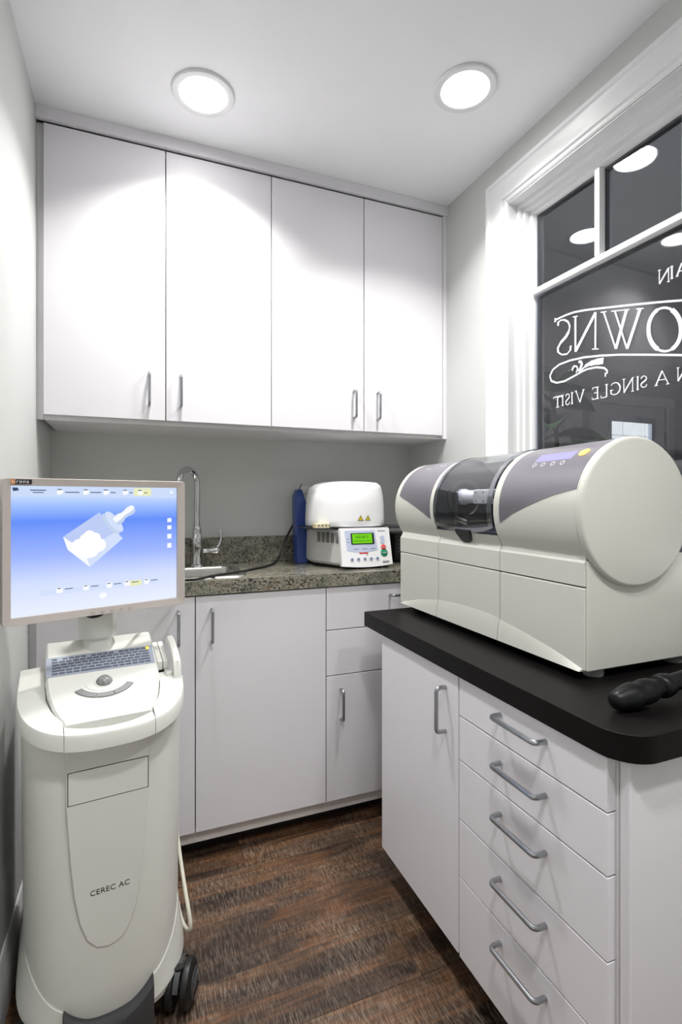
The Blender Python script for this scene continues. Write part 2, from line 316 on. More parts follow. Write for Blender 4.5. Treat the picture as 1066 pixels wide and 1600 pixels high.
def plankmat():
    m = bpy.data.materials.new('plank'); m.use_nodes = True; nt = m.node_tree; n = nt.nodes; l = nt.links; b = n['Principled BSDF']
    b.inputs['Specular IOR Level'].default_value = .4
    tc = n.new('ShaderNodeTexCoord'); oi = n.new('ShaderNodeObjectInfo')
    off = n.new('ShaderNodeVectorMath'); off.operation = 'MULTIPLY_ADD'
    cb = n.new('ShaderNodeCombineXYZ'); l.new(oi.outputs['Random'], cb.inputs[0]); l.new(oi.outputs['Random'], cb.inputs[1]); l.new(oi.outputs['Random'], cb.inputs[2])
    off.inputs[1].default_value = (37, 91, 13); l.new(cb.outputs[0], off.inputs[0]); l.new(tc.outputs['Object'], off.inputs[2])
    def noise(scale, det, dist=0.0, rgh=.6):
        mp = n.new('ShaderNodeMapping'); mp.inputs['Scale'].default_value = scale; l.new(off.outputs[0], mp.inputs['Vector'])
        x = n.new('ShaderNodeTexNoise'); x.inputs['Scale'].default_value = 1; x.inputs['Detail'].default_value = det
        x.inputs['Roughness'].default_value = rgh; x.inputs['Distortion'].default_value = dist
        l.new(mp.outputs[0], x.inputs['Vector']); return x.outputs['Fac']
    def ramp(src, stops):
        r = n.new('ShaderNodeValToRGB'); e = r.color_ramp.elements
        while len(e) < len(stops): e.new(.5)
        for el, (p, c) in zip(e, stops): el.position = p; el.color = c
        l.new(src, r.inputs['Fac']); return r.outputs['Color']
    def mix(f, a, c, mode='MIX'):
        x = n.new('ShaderNodeMix'); x.data_type = 'RGBA'; x.blend_type = mode
        if isinstance(f, float): x.inputs['Factor'].default_value = f
        else: l.new(f, x.inputs['Factor'])
        if isinstance(a, tuple): x.inputs[6].default_value = a
        else: l.new(a, x.inputs[6])
        if isinstance(c, tuple): x.inputs[7].default_value = c
        else: l.new(c, x.inputs[7])
        return x.outputs[2]
    broad = ramp(noise((2.2, 11, 1), 5, .5), [(.30, srgb(30, 21, 16)), (.44, srgb(58, 42, 32)), (.54, srgb(98, 69, 46)), (.64, srgb(72, 56, 45)), (.76, srgb(96, 82, 70))])
    grain = ramp(noise((7, 120, 1), 6, .2), [(.38, srgb(40, 32, 26)), (.62, srgb(212, 196, 178))])
    col = mix(.5, broad, grain, 'OVERLAY')
    saw = noise((300, 34, 1), 4, .5)           # fine saw marks across the plank
    pat = noise((4, 8, 1), 5, .8)
    sr = ramp(saw, [(.44, (0, 0, 0, 1)), (.68, (1, 1, 1, 1))]); pr = ramp(pat, [(.34, (.12, .12, .12, 1)), (.68, (1, 1, 1, 1))])
    mu = n.new('ShaderNodeMath'); mu.operation = 'MULTIPLY'; l.new(sr, mu.inputs[0]); l.new(pr, mu.inputs[1])
    m2 = n.new('ShaderNodeMath'); m2.operation = 'MULTIPLY'; l.new(mu.outputs[0], m2.inputs[0]); m2.inputs[1].default_value = .6
    col = mix(m2.outputs[0], col, srgb(160, 144, 126))
    hv = n.new('ShaderNodeHueSaturation'); l.new(col, hv.inputs['Color'])
    vr = n.new('ShaderNodeMapRange'); vr.inputs['To Min'].default_value = .92; vr.inputs['To Max'].default_value = 1.30
    l.new(oi.outputs['Random'], vr.inputs['Value']); l.new(vr.outputs[0], hv.inputs['Value'])
    l.new(hv.outputs[0], b.inputs['Base Color'])
    rr = n.new('ShaderNodeMapRange'); rr.inputs['To Min'].default_value = .34; rr.inputs['To Max'].default_value = .55; l.new(saw, rr.inputs['Value']); l.new(rr.outputs[0], b.inputs['Roughness'])
    bp = n.new('ShaderNodeBump'); bp.inputs['Strength'].default_value = .25; bp.inputs['Distance'].default_value = .001
    l.new(saw, bp.inputs['Height']); l.new(bp.outputs[0], b.inputs['Normal']); MATS['plank'] = m
plankmat()

def screenmat():
    m = bpy.data.materials.new('screen_gradient'); m.use_nodes = True; nt = m.node_tree; n = nt.nodes; l = nt.links
    for x in list(n): n.remove(x)
    tc = n.new('ShaderNodeTexCoord'); sp = n.new('ShaderNodeSeparateXYZ'); l.new(tc.outputs['Object'], sp.inputs[0])
    mr = n.new('ShaderNodeMapRange'); mr.inputs['From Min'].default_value = -.145; mr.inputs['From Max'].default_value = .146; l.new(sp.outputs['Z'], mr.inputs['Value'])
    r = n.new('ShaderNodeValToRGB'); e = r.color_ramp.elements
    st = [(0, srgb(236, 242, 255)), (.25, srgb(212, 224, 255)), (.45, srgb(160, 184, 255)), (.72, srgb(104, 146, 252)), (.84, srgb(160, 192, 255)), (.93, srgb(205, 224, 255)), (1, srgb(190, 214, 255))]
    while len(e) < len(st): e.new(.5)
    for el, (p, c) in zip(e, st): el.position = p; el.color = c
    l.new(mr.outputs[0], r.inputs['Fac'])
    em = n.new('ShaderNodeEmission'); l.new(r.outputs[0], em.inputs[0]); em.inputs[1].default_value = EMK
    o = n.new('ShaderNodeOutputMaterial'); l.new(em.outputs[0], o.inputs[0]); MATS['screen_gradient'] = m
screenmat()

# ================================================================== SETTING
# floor: dark slab with vinyl planks running parallel to the back wall
fl = struct(MB().box(0, YREAR, -.06, XR, 0, -.005).build('floor', 'seam', smooth=0))
PW = .178; row = 0; y = -0.0; FULL = None
def plank_mesh(L, W_):
    mb = MB(); e = .0012
    mb.loft([[(0, 0, -.0049), (L, 0, -.0049), (L, W_, -.0049), (0, W_, -.0049)],
             [(0, 0, -e), (L, 0, -e), (L, W_, -e), (0, W_, -e)],
             [(e, e, 0), (L-e, e, 0), (L-e, W_-e, 0), (e, W_-e, 0)]])
    me = bpy.data.meshes.new('plank'); me.from_pydata(mb.v, [], mb.f); me.materials.append(MATS['plank']); return me
cache = {}
while y > YREAR+.01:
    y0 = max(y-PW, YREAR)
    cut = (.35, .95, .62, 1.2)[row % 4]
    for a, b in ((0, cut), (cut, XR)):
        k = (round(b-a, 3), round(y-y0, 3))
        if k not in cache: cache[k] = plank_mesh(b-a-.0006, y-y0-.0006)
        o = bpy.data.objects.new('plank', cache[k]); COL.objects.link(o); o.parent = fl; o.location = (a, y0, 0)
    y = y0; row += 1

struct(MB().box(-.12, YREAR, H, XH, .12, H+.08).build('ceiling', 'ceiling_paint', smooth=0))
struct(MB().box(-.12, YREAR, -.06, 0, .12, H).build('wall_left', 'wall_paint', smooth=0))
struct(MB().box(-.0, 0, -.06, XR, .12, H).build('wall_back', 'wall_paint', smooth=0))
struct(MB().box(-.12, YREAR-.1, -.06, XH, YREAR, H).build('wall_rear', 'wall_paint', smooth=0))
# window wall with its opening
WY0, WY1, WZ0, WZ1 = -1.885, -.712, .98, 2.222
mb = MB()
mb.box(XR, YREAR, -.06, XH, WY0, H).box(XR, WY1, -.06, XH, 1.27, H).box(XR, WY0, -.06, XH, WY1, WZ0).box(XR, WY0, WZ1, XH, WY1, H)
struct(mb.build('wall_right', 'wall_paint', smooth=0))
# baseboard with a moulded top
bb = [(0, 0), (.016, 0), (.016, .085), (.013, .092), (.013, .102), (.009, .108), (.009, .118), (.004, .128), (0, .128)]
struct(MB().prism(bb, lambda u, v, d: (u, d, v), YREAR, -.436).build('baseboard_left', 'trim_white'))
# strip closing the cabinets against the ceiling
struct(MB().box(0.0, -.334, 2.374, XR, -.318, H).build('trim_1', 'laminate', smooth=0, bevel=.0015))

# ---- window
win = struct(empty('window_1', (XR, -1.30, WZ0)))
def frame_boxes(mb, y0, y1, z0, z1, wy, wz, x0, x1):
    """rectangular frame of outer size y0..y1, z0..z1, members wy / wz wide"""
    mb.box(x0, y0, z0, x1, y0+wy, z1); mb.box(x0, y1-wy, z0, x1, y1, z1)
    mb.box(x0, y0+wy, z0, x1, y1-wy, z0+wz); mb.box(x0, y0+wy, z1-wz, x1, y1-wy, z1)
def mitred(name, y0, y1, z0, z1, prof, m):
    """profile (inset from the outer edge, projection x) swept round a rectangle, mitred"""
    rings = []
    for (yy, zz, sy, sz) in ((y0, z0, 1, 1), (y1, z0, -1, 1), (y1, z1, -1, -1), (y0, z1, 1, -1)):
        rings.append([(px, yy+sy*d, zz+sz*d) for d, px in prof])
    rings.append(rings[0])
    b = MB(); b.loft(rings, True, False, False)
    return b.build(name, m, win, smooth=25)
cas = [(0, XR), (0, XR-.020), (.004, XR-.026), (.016, XR-.026), (.020, XR-.020), (.026, XR-.018), (.060, XR-.015), (.072, XR-.0135), (.075, XR-.018), (.082, XR-.018), (.085, XR-.012), (.094, XR-.010), (.098, XR-.006), (.098, XR)]
mitred('casing', WY0-.094, WY1+.097, WZ0-.09, WZ1+.100, cas, 'trim_white')
mitred('jamb', WY0, WY1, WZ0, WZ1, [(0, XR-.004), (.003, XR-.004), (.003, XH), (0, XH)], 'trim_white')
mitred('sash_frame', WY0+.002, WY1-.002, WZ0+.002, WZ1-.002,
       [(0, XR+.034), (.014, XR+.034), (.016, XR+.040), (.016, XR+.048), (.028, XR+.048), (.030, XR+.056), (.030, XR+.066), (.042, XR+.066), (.045, XR+.072), (.050, XR+.086), (.050, XR+.11), (0, XR+.11)], 'trim_white')
GY0, GY1, GZ0, GZ1 = WY0+.052, WY1-.052, WZ0+.052, WZ1-.053
ZM = 1.900
cols = [GY1, -1.031, -1.298, -1.565, GY0]
def gx(y, yc, deg): return XG-(y-yc)*math.tan(R(deg))       # small tilt added to each pane to steer the ceiling lights' reflections
def pane(y0, y1, z0, z1, deg):
    yc = (y0+y1)/2; a, c = gx(y0, yc, deg), gx(y1, yc, deg); mb = MB()
    mb.loft([[(a-.002, y0, z0), (a+.002, y0, z0), (c+.002, y1, z0), (c-.002, y1, z0)], [(a-.002, y0, z1), (a+.002, y0, z1), (c+.002, y1, z1), (c-.002, y1, z1)]])
    p = mb.build('pane', 'window_glass', win, smooth=0)
    b = MB(); frame_boxes(b, y0-.001, y1+.001, z0-.001, z1+.001, .007, .007, XG-.006, XG+.012)
    b.build('gasket', 'gasket', p, smooth=0); return p
for i in range(4):
    pane(cols[i+1]+.007, cols[i]-(.007 if i else 0), ZM+.011, GZ1, 2.6)
low = pane(GY0, GY1, GZ0, ZM-.011, 1.5)
def muntin(b, along, c, a0, a1):
    hw, d0, d1 = .0115, XG-.026, XG+.026
    sec = [(-hw, d0+.010), (-hw*.75, d0), (hw*.75, d0), (hw, d0+.010), (hw, d1-.010), (hw*.75, d1), (-hw*.75, d1), (-hw, d1-.010)]
    fn = (lambda u, v, d: (v, d, c+u)) if along == 'y' else (lambda u, v, d: (v, c+u, d))
    return b.prism(sec, fn, a0, a1)
muntin(MB(), 'y', ZM, GY0-.003, GY1+.003).build('muntin', 'trim_white', win, smooth=0)
for c in cols[1:4]: muntin(MB(), 'z', c, ZM+.011, GZ1+.002).build('muntin', 'trim_white', win, smooth=0)
MB().box(XR-.055, WY0-.11, WZ0-.022, XR+.03, WY1+.11, WZ0+.002).build('stool', 'trim_white', win, smooth=0, bevel=.004)
# white vinyl lettering on the big pane, made to be read from the hall
def ribbon(mb, pts, wd, x):
    P = [Vector((p[0], p[1])) for p in pts]; m = len(P); L = []; Rr = []
    for i in range(m):
        t = (P[min(i+1, m-1)]-P[max(i-1, 0)]).normalized(); nn = Vector((-t.y, t.x))*wd/2
        if 0 < i < m-1:
            a = (P[i]-P[i-1]).normalized(); nn = nn/max(.5, abs(a.dot(t)))
        L.append(P[i]+nn); Rr.append(P[i]-nn)
    b = len(mb.v); mb.v += [(x(p.x), p.x, p.y) for p in L]+[(x(p.x), p.x, p.y) for p in Rr]
    for i in range(m-1): mb.f.append((b+i, b+i+1, b+m+i+1, b+m+i))
for nm, strokes in LETTERS:
    b = MB()
    for k, (wd, pts) in enumerate(strokes): ribbon(b, pts, wd*(1.3 if LETTERS.index((nm, strokes)) < 6 else 1.1), lambda yy: gx(yy, (GY0+GY1)/2, 1.5)-.0026-.00004*k)
    o = b.build(nm, 'vinyl_white', low, smooth=0, fixn=False)

# ---- hall seen through the window
HX1, HY0, HY1 = 5.7, -3.2, 1.15
struct(MB().box(XH, HY0, -.06, HX1, HY1, 0).build('floor_hall', 'plank', smooth=0))
struct(MB().box(XH, HY0, H, HX1, HY1+.12, H+.08).build('ceiling_hall', 'hall_ceiling', smooth=0))
struct(MB().box(HX1, HY0, 0, HX1+.1, HY1, H).build('wall_hall_right', 'hall_wall', smooth=0))
struct(MB().box(XH, HY0-.1, 0, HX1+.1, HY0, H).build('wall_hall_rear', 'hall_wall', smooth=0))
D1 = (4.036, 4.897, 2.03)
mb = MB(); mb.box(XH, HY1, 0, D1[0], HY1+.12, H).box(D1[1], HY1, 0, HX1, HY1+.12, H).box(D1[0], HY1, D1[2], D1[1], HY1+.12, H)
struct(mb.build('wall_hall_back', 'hall_wall', smooth=0))
crown = [(0, 0), (.012, 0), (.016, .02), (.03, .045), (.055, .075), (.075, .1), (.08, .115), (.095, .12), (.095, .135), (0, .135)]
struct(MB().prism(crown, lambda u, v, d: (d, HY1-u, H-.135+v), XH, HX1).build('trim_2', 'hall_trim'))
def casing_about(name, x0, x1, z1, parent):
    b = MB()
    for a, c in ((x0-.085, x0), (x1, x1+.085)): b.box(a, HY1-.02, 0, c, HY1, z1)
    b.box(x0-.085, HY1-.02, z1, x1+.085, HY1, z1+.085); return b.build(name, 'hall_trim', parent, smooth=0, bevel=.003)
d1 = struct(empty('door_1', (D1[0], HY1+.03, 0)))
b = MB(); px0, px1, pz0, pz1 = 4.20, 4.73, .55, 1.885
b.box(D1[0]+.004, HY1+.02, .01, px0, HY1+.062, D1[2]-.004).box(px1, HY1+.02, .01, D1[1]-.004, HY1+.062, D1[2]-.004)
b.box(px0, HY1+.02, .01, px1, HY1+.062, pz0).box(px0, HY1+.02, pz1, px1, HY1+.062, D1[2]-.004)
b.build('door_leaf', 'hall_trim', d1, smooth=0)
b = MB(); b.box(px0-.02, HY1+.012, pz0-.02, px0+.012, HY1+.02, pz1+.02).box(px1-.012, HY1+.012, pz0-.02, px1+.02, HY1+.02, pz1+.02).box(px0+.012, HY1+.012, pz0-.02, px1-.012, HY1+.02, pz0+.012).box(px0+.012, HY1+.012, pz1-.012, px1-.012, HY1+.02, pz1+.02)
b.build('glazing_bead', 'hall_trim', d1, smooth=0)
MB().box(px0, HY1+.038, pz0, px1, HY1+.044, pz1).build('pane', 'window_glass', d1, smooth=0)
for z in (1.75, 1.0, .25): MB().tube([(D1[1]-.002, HY1+.012, z-.05), (D1[1]-.002, HY1+.012, z+.05)], .009, 8).build('hinge', 'steel', d1)
b = MB().lathe([(.028, 0), (.03, -.004), (.012, -.012), (.012, -.035), (.026, -.042), (.03, -.058), (.02, -.072), (0, -.074)], (D1[0]+.07, HY1+.02, 1.0), 'y', 20); b.build('door_knob', 'brushed', d1)
casing_about('casing', D1[0], D1[1], D1[2], d1)
d2 = struct(empty('door_2', (2.95, HY1, 0)))
b = MB(); b.box(2.954, HY1-.012, .01, 3.746, HY1-.001, 2.02); b.build('door_leaf', 'hall_trim', d2, smooth=0)
for z0, z1 in ((.2, .9), (1.05, 1.85)):
    for x0, x1 in ((3.05, 3.32), (3.38, 3.65)):
        MB().loft([[(x0, HY1-.012, z0), (x1, HY1-.012, z0), (x1, HY1-.012, z1), (x0, HY1-.012, z1)], [(x0+.03, HY1-.022, z0+.03), (x1-.03, HY1-.022, z0+.03), (x1-.03, HY1-.022, z1-.03), (x0+.03, HY1-.022, z1-.03)]]).build('panel', 'hall_trim', d2, smooth=0)
casing_about('casing', 2.95, 3.75, 2.03, d2)
# block wall across the yard, seen through the door's pane, open to the sky
yard = struct(MB().box(3.0, 2.62, -.06, 9.0, 2.8, 3.2).build('wall_yard', 'block_cream', smooth=0))
bm_ = MB().box(0, 0, 0, .392, .02, .192); me = bpy.data.meshes.new('block'); me.from_pydata(bm_.v, [], bm_.f); me.materials.append(MATS['block_cream'])
for r_ in range(12):
    for c_ in range(9):
        o = bpy.data.objects.new('block', me); COL.objects.link(o); o.parent = yard; o.location = (4.5+c_*.4+(r_ % 2)*.2, 2.602, r_*.2)
struct(MB().box(3.0, HY1+.12, -.06, 9.0, 2.62, -.02).build('floor_yard', 'block_cream', smooth=0))

# ---- recessed ceiling lights: one fixture, one power; those outside the frame continue the rows the photograph shows
def downlight(x, y, label, lens, group, off=False):
    s_ = '_offscreen' if off else ''
    t = thing('recessed_downlight'+s_, label, 'ceiling light', (x, y, H), 0, group)
    MB().lathe([(.093, 0), (.0935, -.004), (.090, -.0075), (.080, -.009), (.0715, -.0065), (.0685, -.002), (.0685, 0)], (x, y, H), 'z', 48).build('trim_ring', 'trim_white', t)
    MB().lathe([(.0685, -.002), (.05, -.0036), (.025, -.0046), (0, -.005)], (x, y, H), 'z', 40).build('lens', lens, t)
    ld = bpy.data.lights.new('downlight'+s_, 'AREA'); ld.shape = 'DISK'; ld.size = .13; ld.energy = LAMP_W; ld.color = (1, .985, .965); ld.spread = R(124)
    lo = bpy.data.objects.new('downlight'+s_, ld); COL.objects.link(lo); lo.parent = t; lo.location = (0, 0, -.012)
    return t
downlight(.4824, -.5679, 'lit recessed downlight in the ceiling before the double doors above the sink', 'lens_glow', 'room downlights')
downlight(1.2093, -.8811, 'lit recessed downlight in the ceiling next to the window wall', 'lens_glow', 'room downlights')
downlight(.4824, -2.00, 'lit recessed downlight in the room ceiling out in front of the cart', 'lens_glow', 'room downlights', True)
downlight(1.2093, -2.30, 'lit recessed downlight in the ceiling past the free end of the island', 'lens_glow', 'room downlights', True)
downlight(2.2497, -.3715, 'lit recessed downlight in the hall ceiling, seen through the upper window panes', 'hall_lens_glow', 'hall downlights')
downlight(3.9, -.3715, 'lit recessed downlight deeper in the hall', 'hall_lens_glow', 'hall downlights', True)

# ================================================================== CABINETS
def pull(c, axis, L, out, standoff=.027, r=.0048, parent=None, m='steel'):
    """U shaped bar pull; c centre on the face, axis = bar direction, out = outward direction"""
    a, o = Vector(axis), Vector(out); c = Vector(c); br = .010
    e0, e1 = c-a*L/2, c+a*L/2; P = [e0-o*.001, e0+o*(standoff-br)]
    for k in range(1, 6):
        t = R(90*k/6); P.append(e0+o*(standoff-br+br*math.sin(t))+a*(br-br*math.cos(t)))
    P.append(e0+o*standoff+a*br)
    Q = [e1-o*.001, e1+o*(standoff-br)]
    for k in range(1, 6):
        t = R(90*k/6); Q.append(e1+o*(standoff-br+br*math.sin(t))-a*(br-br*math.cos(t)))
    Q.append(e1+o*standoff-a*br)
    b = MB(); b.tube([tuple(p) for p in P+Q[::-1]], r, 10)
    return b.build('handle', m, parent)
def front(name, x0, x1, z0, z1, yf, parent, th=.019, m='laminate'):
    g = .0016
    return MB().box(x0+g, yf, z0+g, x1-g, yf+th, z1-g).build(name, m, parent, smooth=0, bevel=.0012)
YU = -.323; YB = -.455
# upper cabinets
def upper(x0, x1, xm, xe, hl, label):
    t = thing('wall_cabinet', label, 'cabinet', ((x0+x1)/2, -.15, 1.434), 0, 'upper cabinets')
    b = MB(); z0, z1, yb = 1.434, 2.374, -.300
    b.box(x0, yb, z0, x0+.018, 0, z1).box(x1-.018, yb, z0, x1, 0, z1).box(x0+.018, yb, z0, x1-.018, 0, z0+.018).box(x0+.018, yb, z1-.018, x1-.018, 0, z1).box(x0+.018, -.012, z0+.018, x1-.018, 0, z1-.018)
    b.build('carcass', 'carcass', t, smooth=0)
    a = front('door', x0, xm, 1.4465, 2.369, YU, t); c = front('door', xm, xe, 1.4465, 2.369, YU, t)
    pull((hl[0], YU, 1.5505), (0, 0, 1), .105, (0, -1, 0), parent=a); pull((hl[1], YU, 1.5505), (0, 0, 1), .105, (0, -1, 0), parent=c)
    return t
u1 = upper(.020, .756, .387, .756, (.334, .436), 'white two-door wall cabinet above the sink')
u2 = upper(.756, XR, 1.130, 1.494, (1.086, 1.189), 'white two-door wall cabinet above the furnace, next to the window wall')
MB().box(1.495, YU, 1.434, XR, -.301, 2.374).build('end_panel', 'laminate', u2, smooth=0)
MB().box(0, -.305, 1.434, .0195, -.29, 2.374).build('filler_strip', 'carcass', u1, smooth=0)
# base cabinets along the back wall
def base(name, x0, x1, label):
    t = thing(name, label, 'cabinet', ((x0+x1)/2, -.22, 0))
    b = MB(); yb = -.433
    BK = -.024
    b.box(x0, yb, .055, x0+.018, BK, .868).box(x1-.018, yb, .055, x1, BK, .868).box(x0+.018, yb, .055, x1-.018, BK, .10).box(x0+.018, BK-.012, .10, x1-.018, BK, .868).box(x0+.018, yb, .852, x1-.018, yb+.02, .868)
    b.build('carcass', 'kick', t, smooth=0)
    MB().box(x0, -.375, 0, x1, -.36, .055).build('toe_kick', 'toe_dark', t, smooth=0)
    return t
s1 = base('sink_cabinet', .020, .922, 'white two-door base cabinet under the sink')
a = front('door', .020, .4706, .0985, .866, YB, s1); c = front('door', .4706, .922, .0985, .866, YB, s1)
pull((.417, YB, .768), (0, 0, 1), .105, (0, -1, 0), parent=a); pull((.522, YB, .768), (0, 0, 1), .105, (0, -1, 0), parent=c)
MB().box(0, -.44, 0, .0195, -.42, .868).build('filler_strip', 'carcass', s1, smooth=0)
s2 = base('base_cabinet', .922, XR, 'white base cabinet with drawers over a door, under the furnace')
a = front('drawer', .922, 1.494, .711, .866, YB, s2); c = front('drawer', .922, 1.494, .5475, .711, YB, s2); d = front('door', .922, 1.494, .0985, .5475, YB, s2)
pull((1.228, YB, .823), (1, 0, 0), .105, (0, -1, 0), parent=a); pull((1.228, YB, .66), (1, 0, 0), .105, (0, -1, 0), parent=c)
pull((.978, YB, .443), (0, 0, 1), .107, (0, -1, 0), parent=d)
MB().box(1.495, -.44, .0, XR-.001, -.42, .868).build('filler_strip', 'carcass', s2, smooth=0)
# granite worktop with sink cut-out
SX0, SX1, SY0, SY1 = .20, .640, -.385, -.130
b = MB(); YC = -.462
b.box(0, YC, .869, SX0, 0, .914).box(SX1, YC, .869, XR, 0, .914).box(SX0, YC, .869, SX1, SY0, .914).box(SX0, SY1, .869, SX1, 0, .914)
tag(b.build('granite_worktop', 'granite', None, smooth=0), 'speckled grey-green granite worktop along the back wall', 'countertop')
tag(MB().box(0, -.022, .914, XR, 0, 1.023).build('granite_backsplash', 'granite', None, smooth=0, bevel=.0015), 'low granite backsplash strip standing on the worktop against the back wall', 'backsplash')
# sink
sk = thing('sink', 'stainless steel sink let into the granite worktop', 'sink', ((SX0+SX1)/2, (SY0+SY1)/2, .914))
def ringrr(x0, y0, x1, y1, r, z): return [(u, v, z) for u, v in rrect(x0, y0, x1, y1, r, 5)]
MB().loft([ringrr(SX0-.018, SY0-.016, SX1+.018, SY1+.016, .05, .9142), ringrr(SX0-.016, SY0-.014, SX1+.016, SY1+.014, .048, .9175), ringrr(SX0+.006, SY0+.006, SX1-.006, SY1-.006, .035, .9175),
           ringrr(SX0+.010, SY0+.010, SX1-.010, SY1-.010, .034, .908), ringrr(SX0+.018, SY0+.018, SX1-.018, SY1-.018, .04, .76), ringrr(SX0+.05, SY0+.05, SX1-.05, SY1-.05, .04, .745)], True, False, True).build('basin', 'brushed', sk, smooth=40)
MB().lathe([(.0, .0), (.018, .0), (.02, .002), (.034, .003), (.036, .0)], ((SX0+SX1)/2, (SY0+SY1)/2, .7455), 'z', 24).build('drain', 'chrome', sk)
# faucet
FX, FY, FZ = .5165, -.088, .9145
fa = thing('faucet', 'tall chrome gooseneck faucet with side lever behind the sink', 'faucet', (FX, FY, FZ))
MB().lathe([(.027, 0), (.028, .004), (.026, .008), (.021, .012), (.0195, .03), (.0185, .055), (.020, .075), (.0225, .095), (.0225, .11), (.019, .125), (.0165, .137), (.0175, .142), (.0175, .147), (.0145, .151), (.0135, .16)], (FX, FY, FZ), 'z', 32).build('body', 'chrome', fa)
d_ = Vector((-.62, -.785, 0)).normalized(); c0 = Vector((FX, FY, FZ)); rr_ = .062
P = [c0+Vector((0, 0, .15)), c0+Vector((0, 0, .22)), c0+Vector((0, 0, .30))]
for k in range(1, 13):
    t = R(15*k); P.append(c0+Vector((0, 0, .318))+d_*(rr_-rr_*math.cos(t))+Vector((0, 0, rr_*math.sin(t))))
P.append(P[-1]+Vector((0, 0, -.02)))
MB().tube([tuple(p) for p in P], .0115, 16).build('spout', 'chrome', fa)
e = P[-1]
MB().lathe([(.0125, 0), (.0145, -.004), (.0150, -.02), (.0165, -.05), (.0175, -.085), (.0165, -.09), (.012, -.091), (0, -.091)], tuple(e), 'z', 24).build('spray_head', 'chrome', fa)
hc = c0+Vector((.02, -.004, .062))
MB().lathe([(.009, 0), (.010, .004), (.0095, .03), (.0125, .034), (.0145, .040), (.0145, .058), (.011, .064), (.006, .066), (0, .067)], tuple(hc), 'x', 20).build('handle_stem', 'chrome', fa)
hp = hc+Vector((.052, 0, .008))
MB().tube(smoothpath([tuple(hp), tuple(hp+Vector((.012, 0, .012))), tuple(hp+Vector((.02, 0, .04))), tuple(hp+Vector((.018, 0, .072)))], 5), [.007, .0068, .0066, .0064, .0062, .006, .0055, .005, .0048, .0048, .005, .0056, .0062, .0066, .0068, .006], 12).build('lever', 'chrome', fa)

# ================================================================== ISLAND
XI = .998
isl = thing('island_cabinet', 'white island cabinet with one tall door and five drawers under the black worktop', 'cabinet', (1.25, -1.17, 0))
b = MB(); b.box(1.018, -1.5685, .10, XR-.024, -.745, .7645); b.build('carcass', 'carcass', isl, smooth=0)
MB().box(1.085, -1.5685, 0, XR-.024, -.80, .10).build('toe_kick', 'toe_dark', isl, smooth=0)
MB().box(1.0185, -1.590, 0, XR-.024, -1.569, .7645).build('end_panel', 'laminate', isl, smooth=0, bevel=.004, seg=3)
def ifront(name, y0, y1, z0, z1):
    g = .0014
    return MB().box(XI, y0+g, z0+g, XI+.0195, y1-g, z1-g).build(name, 'laminate', isl, smooth=0, bevel=.0012)
dr = ifront('door', -1.1515, -.745, .104, .762)
pull((XI, -1.098, .664), (0, 0, 1), .108, (-1, 0, 0), parent=dr, r=.0052)
zz = [.762, .670, .566, .427, .291, .102]; hz = [.729, .628, .521, .386, .251]
for k in range(5):
    q = ifront('drawer', -1.566, -1.1535, zz[k+1], zz[k]); pull((XI, -1.366, hz[k]), (0, 1, 0), .128, (-1, 0, 0), parent=q, r=.0052)
# black worktop with a rounded free corner
IW = []
x0, x1, y0, y1, rc = .988, XR, -1.614, -.630, .062
for k in range(11):
    t = R(180+90*k/10); IW.append((x0+rc+rc*math.cos(t), y0+rc+rc*math.sin(t)))
IW += [(x1, y0), (x1, y1), (x0+.006, y1), (x0, y1-.006)]
it = MB().prism(IW, lambda u, v, d: (u, v, d), .765, .810).build('island_worktop', 'black_laminate', None, smooth=30, bevel=.0016)
tag(it, 'black laminate worktop with a rounded corner on the island', 'countertop')

# ================================================================== MILLING MACHINE
ML = thing('milling_machine', 'large ivory dental milling machine with dark top panels and clear lid on the island', 'milling machine', (1.30, -1.0, .81))
XC, ZC = 1.267, 1.154
def RC(y): return lerp(.1565, .1465, (y+1.40)/.80)
def cp(y, th, off=0.0):
    r = RC(y)+off; return (XC-r*math.cos(R(th)), y, ZC+r*math.sin(R(th)))
FX0, BX1, ZS = 1.135, 1.472, 1.0
YF, S1, S2, YN = -.612, -.850, -1.130, -1.392
TH0 = -35.0
def prof_full(y):
    p = [(FX0, y, ZS+.0012), (FX0, y, 1.050), (FX0+.004, y, 1.0545)]
    p += [cp(y, t) for t in [TH0+(180-2*TH0)*k/40 for k in range(41)]]
    return p+[(BX1-.004, y, 1.056), (BX1, y, 1.052), (BX1, y, ZS+.0012)]
def prof_cut(y):
    p = [(FX0, y, ZS+.0012), (FX0, y, 1.050), (FX0+.004, y, 1.0545)]
    p += [cp(y, TH0+(-25-TH0)*k/6) for k in range(7)]
    zf = cp(y, -25)[2]
    p += [(1.355, y, zf), (1.355, y, 1.245), cp(y, 102, -.010)]
    p += [cp(y, 102+(180-TH0-102)*k/20) for k in range(21)]
    return p+[(BX1-.004, y, 1.056), (BX1, y, 1.052), (BX1, y, ZS+.0012)]
G_ = .0011
def shell(name, ya, yb, fn):
    n = 3; return MB().loft([fn(lerp(ya, yb, k/n)) for k in range(n+1)]).build(name, 'mill_ivory', ML, smooth=30, bevel=.0012)
shell('upper_shell', YF, S1+G_, prof_full); shell('upper_shell', S1-G_, S2+G_, prof_cut); shell('upper_shell', S2-G_, YN, prof_full)
for a, b_ in ((YF, S1+G_), (S1-G_, S2+G_), (S2-G_, YN)):
    MB().box(FX0, b_, .829, BX1, a, ZS-.0012).build('front_cover', 'mill_ivory', ML, smooth=0, bevel=.0035, seg=3)
MB().box(FX0+.006, YN+.006, .835, BX1-.006, YF-.006, 1.045).build('core', 'seam', ML, smooth=0)
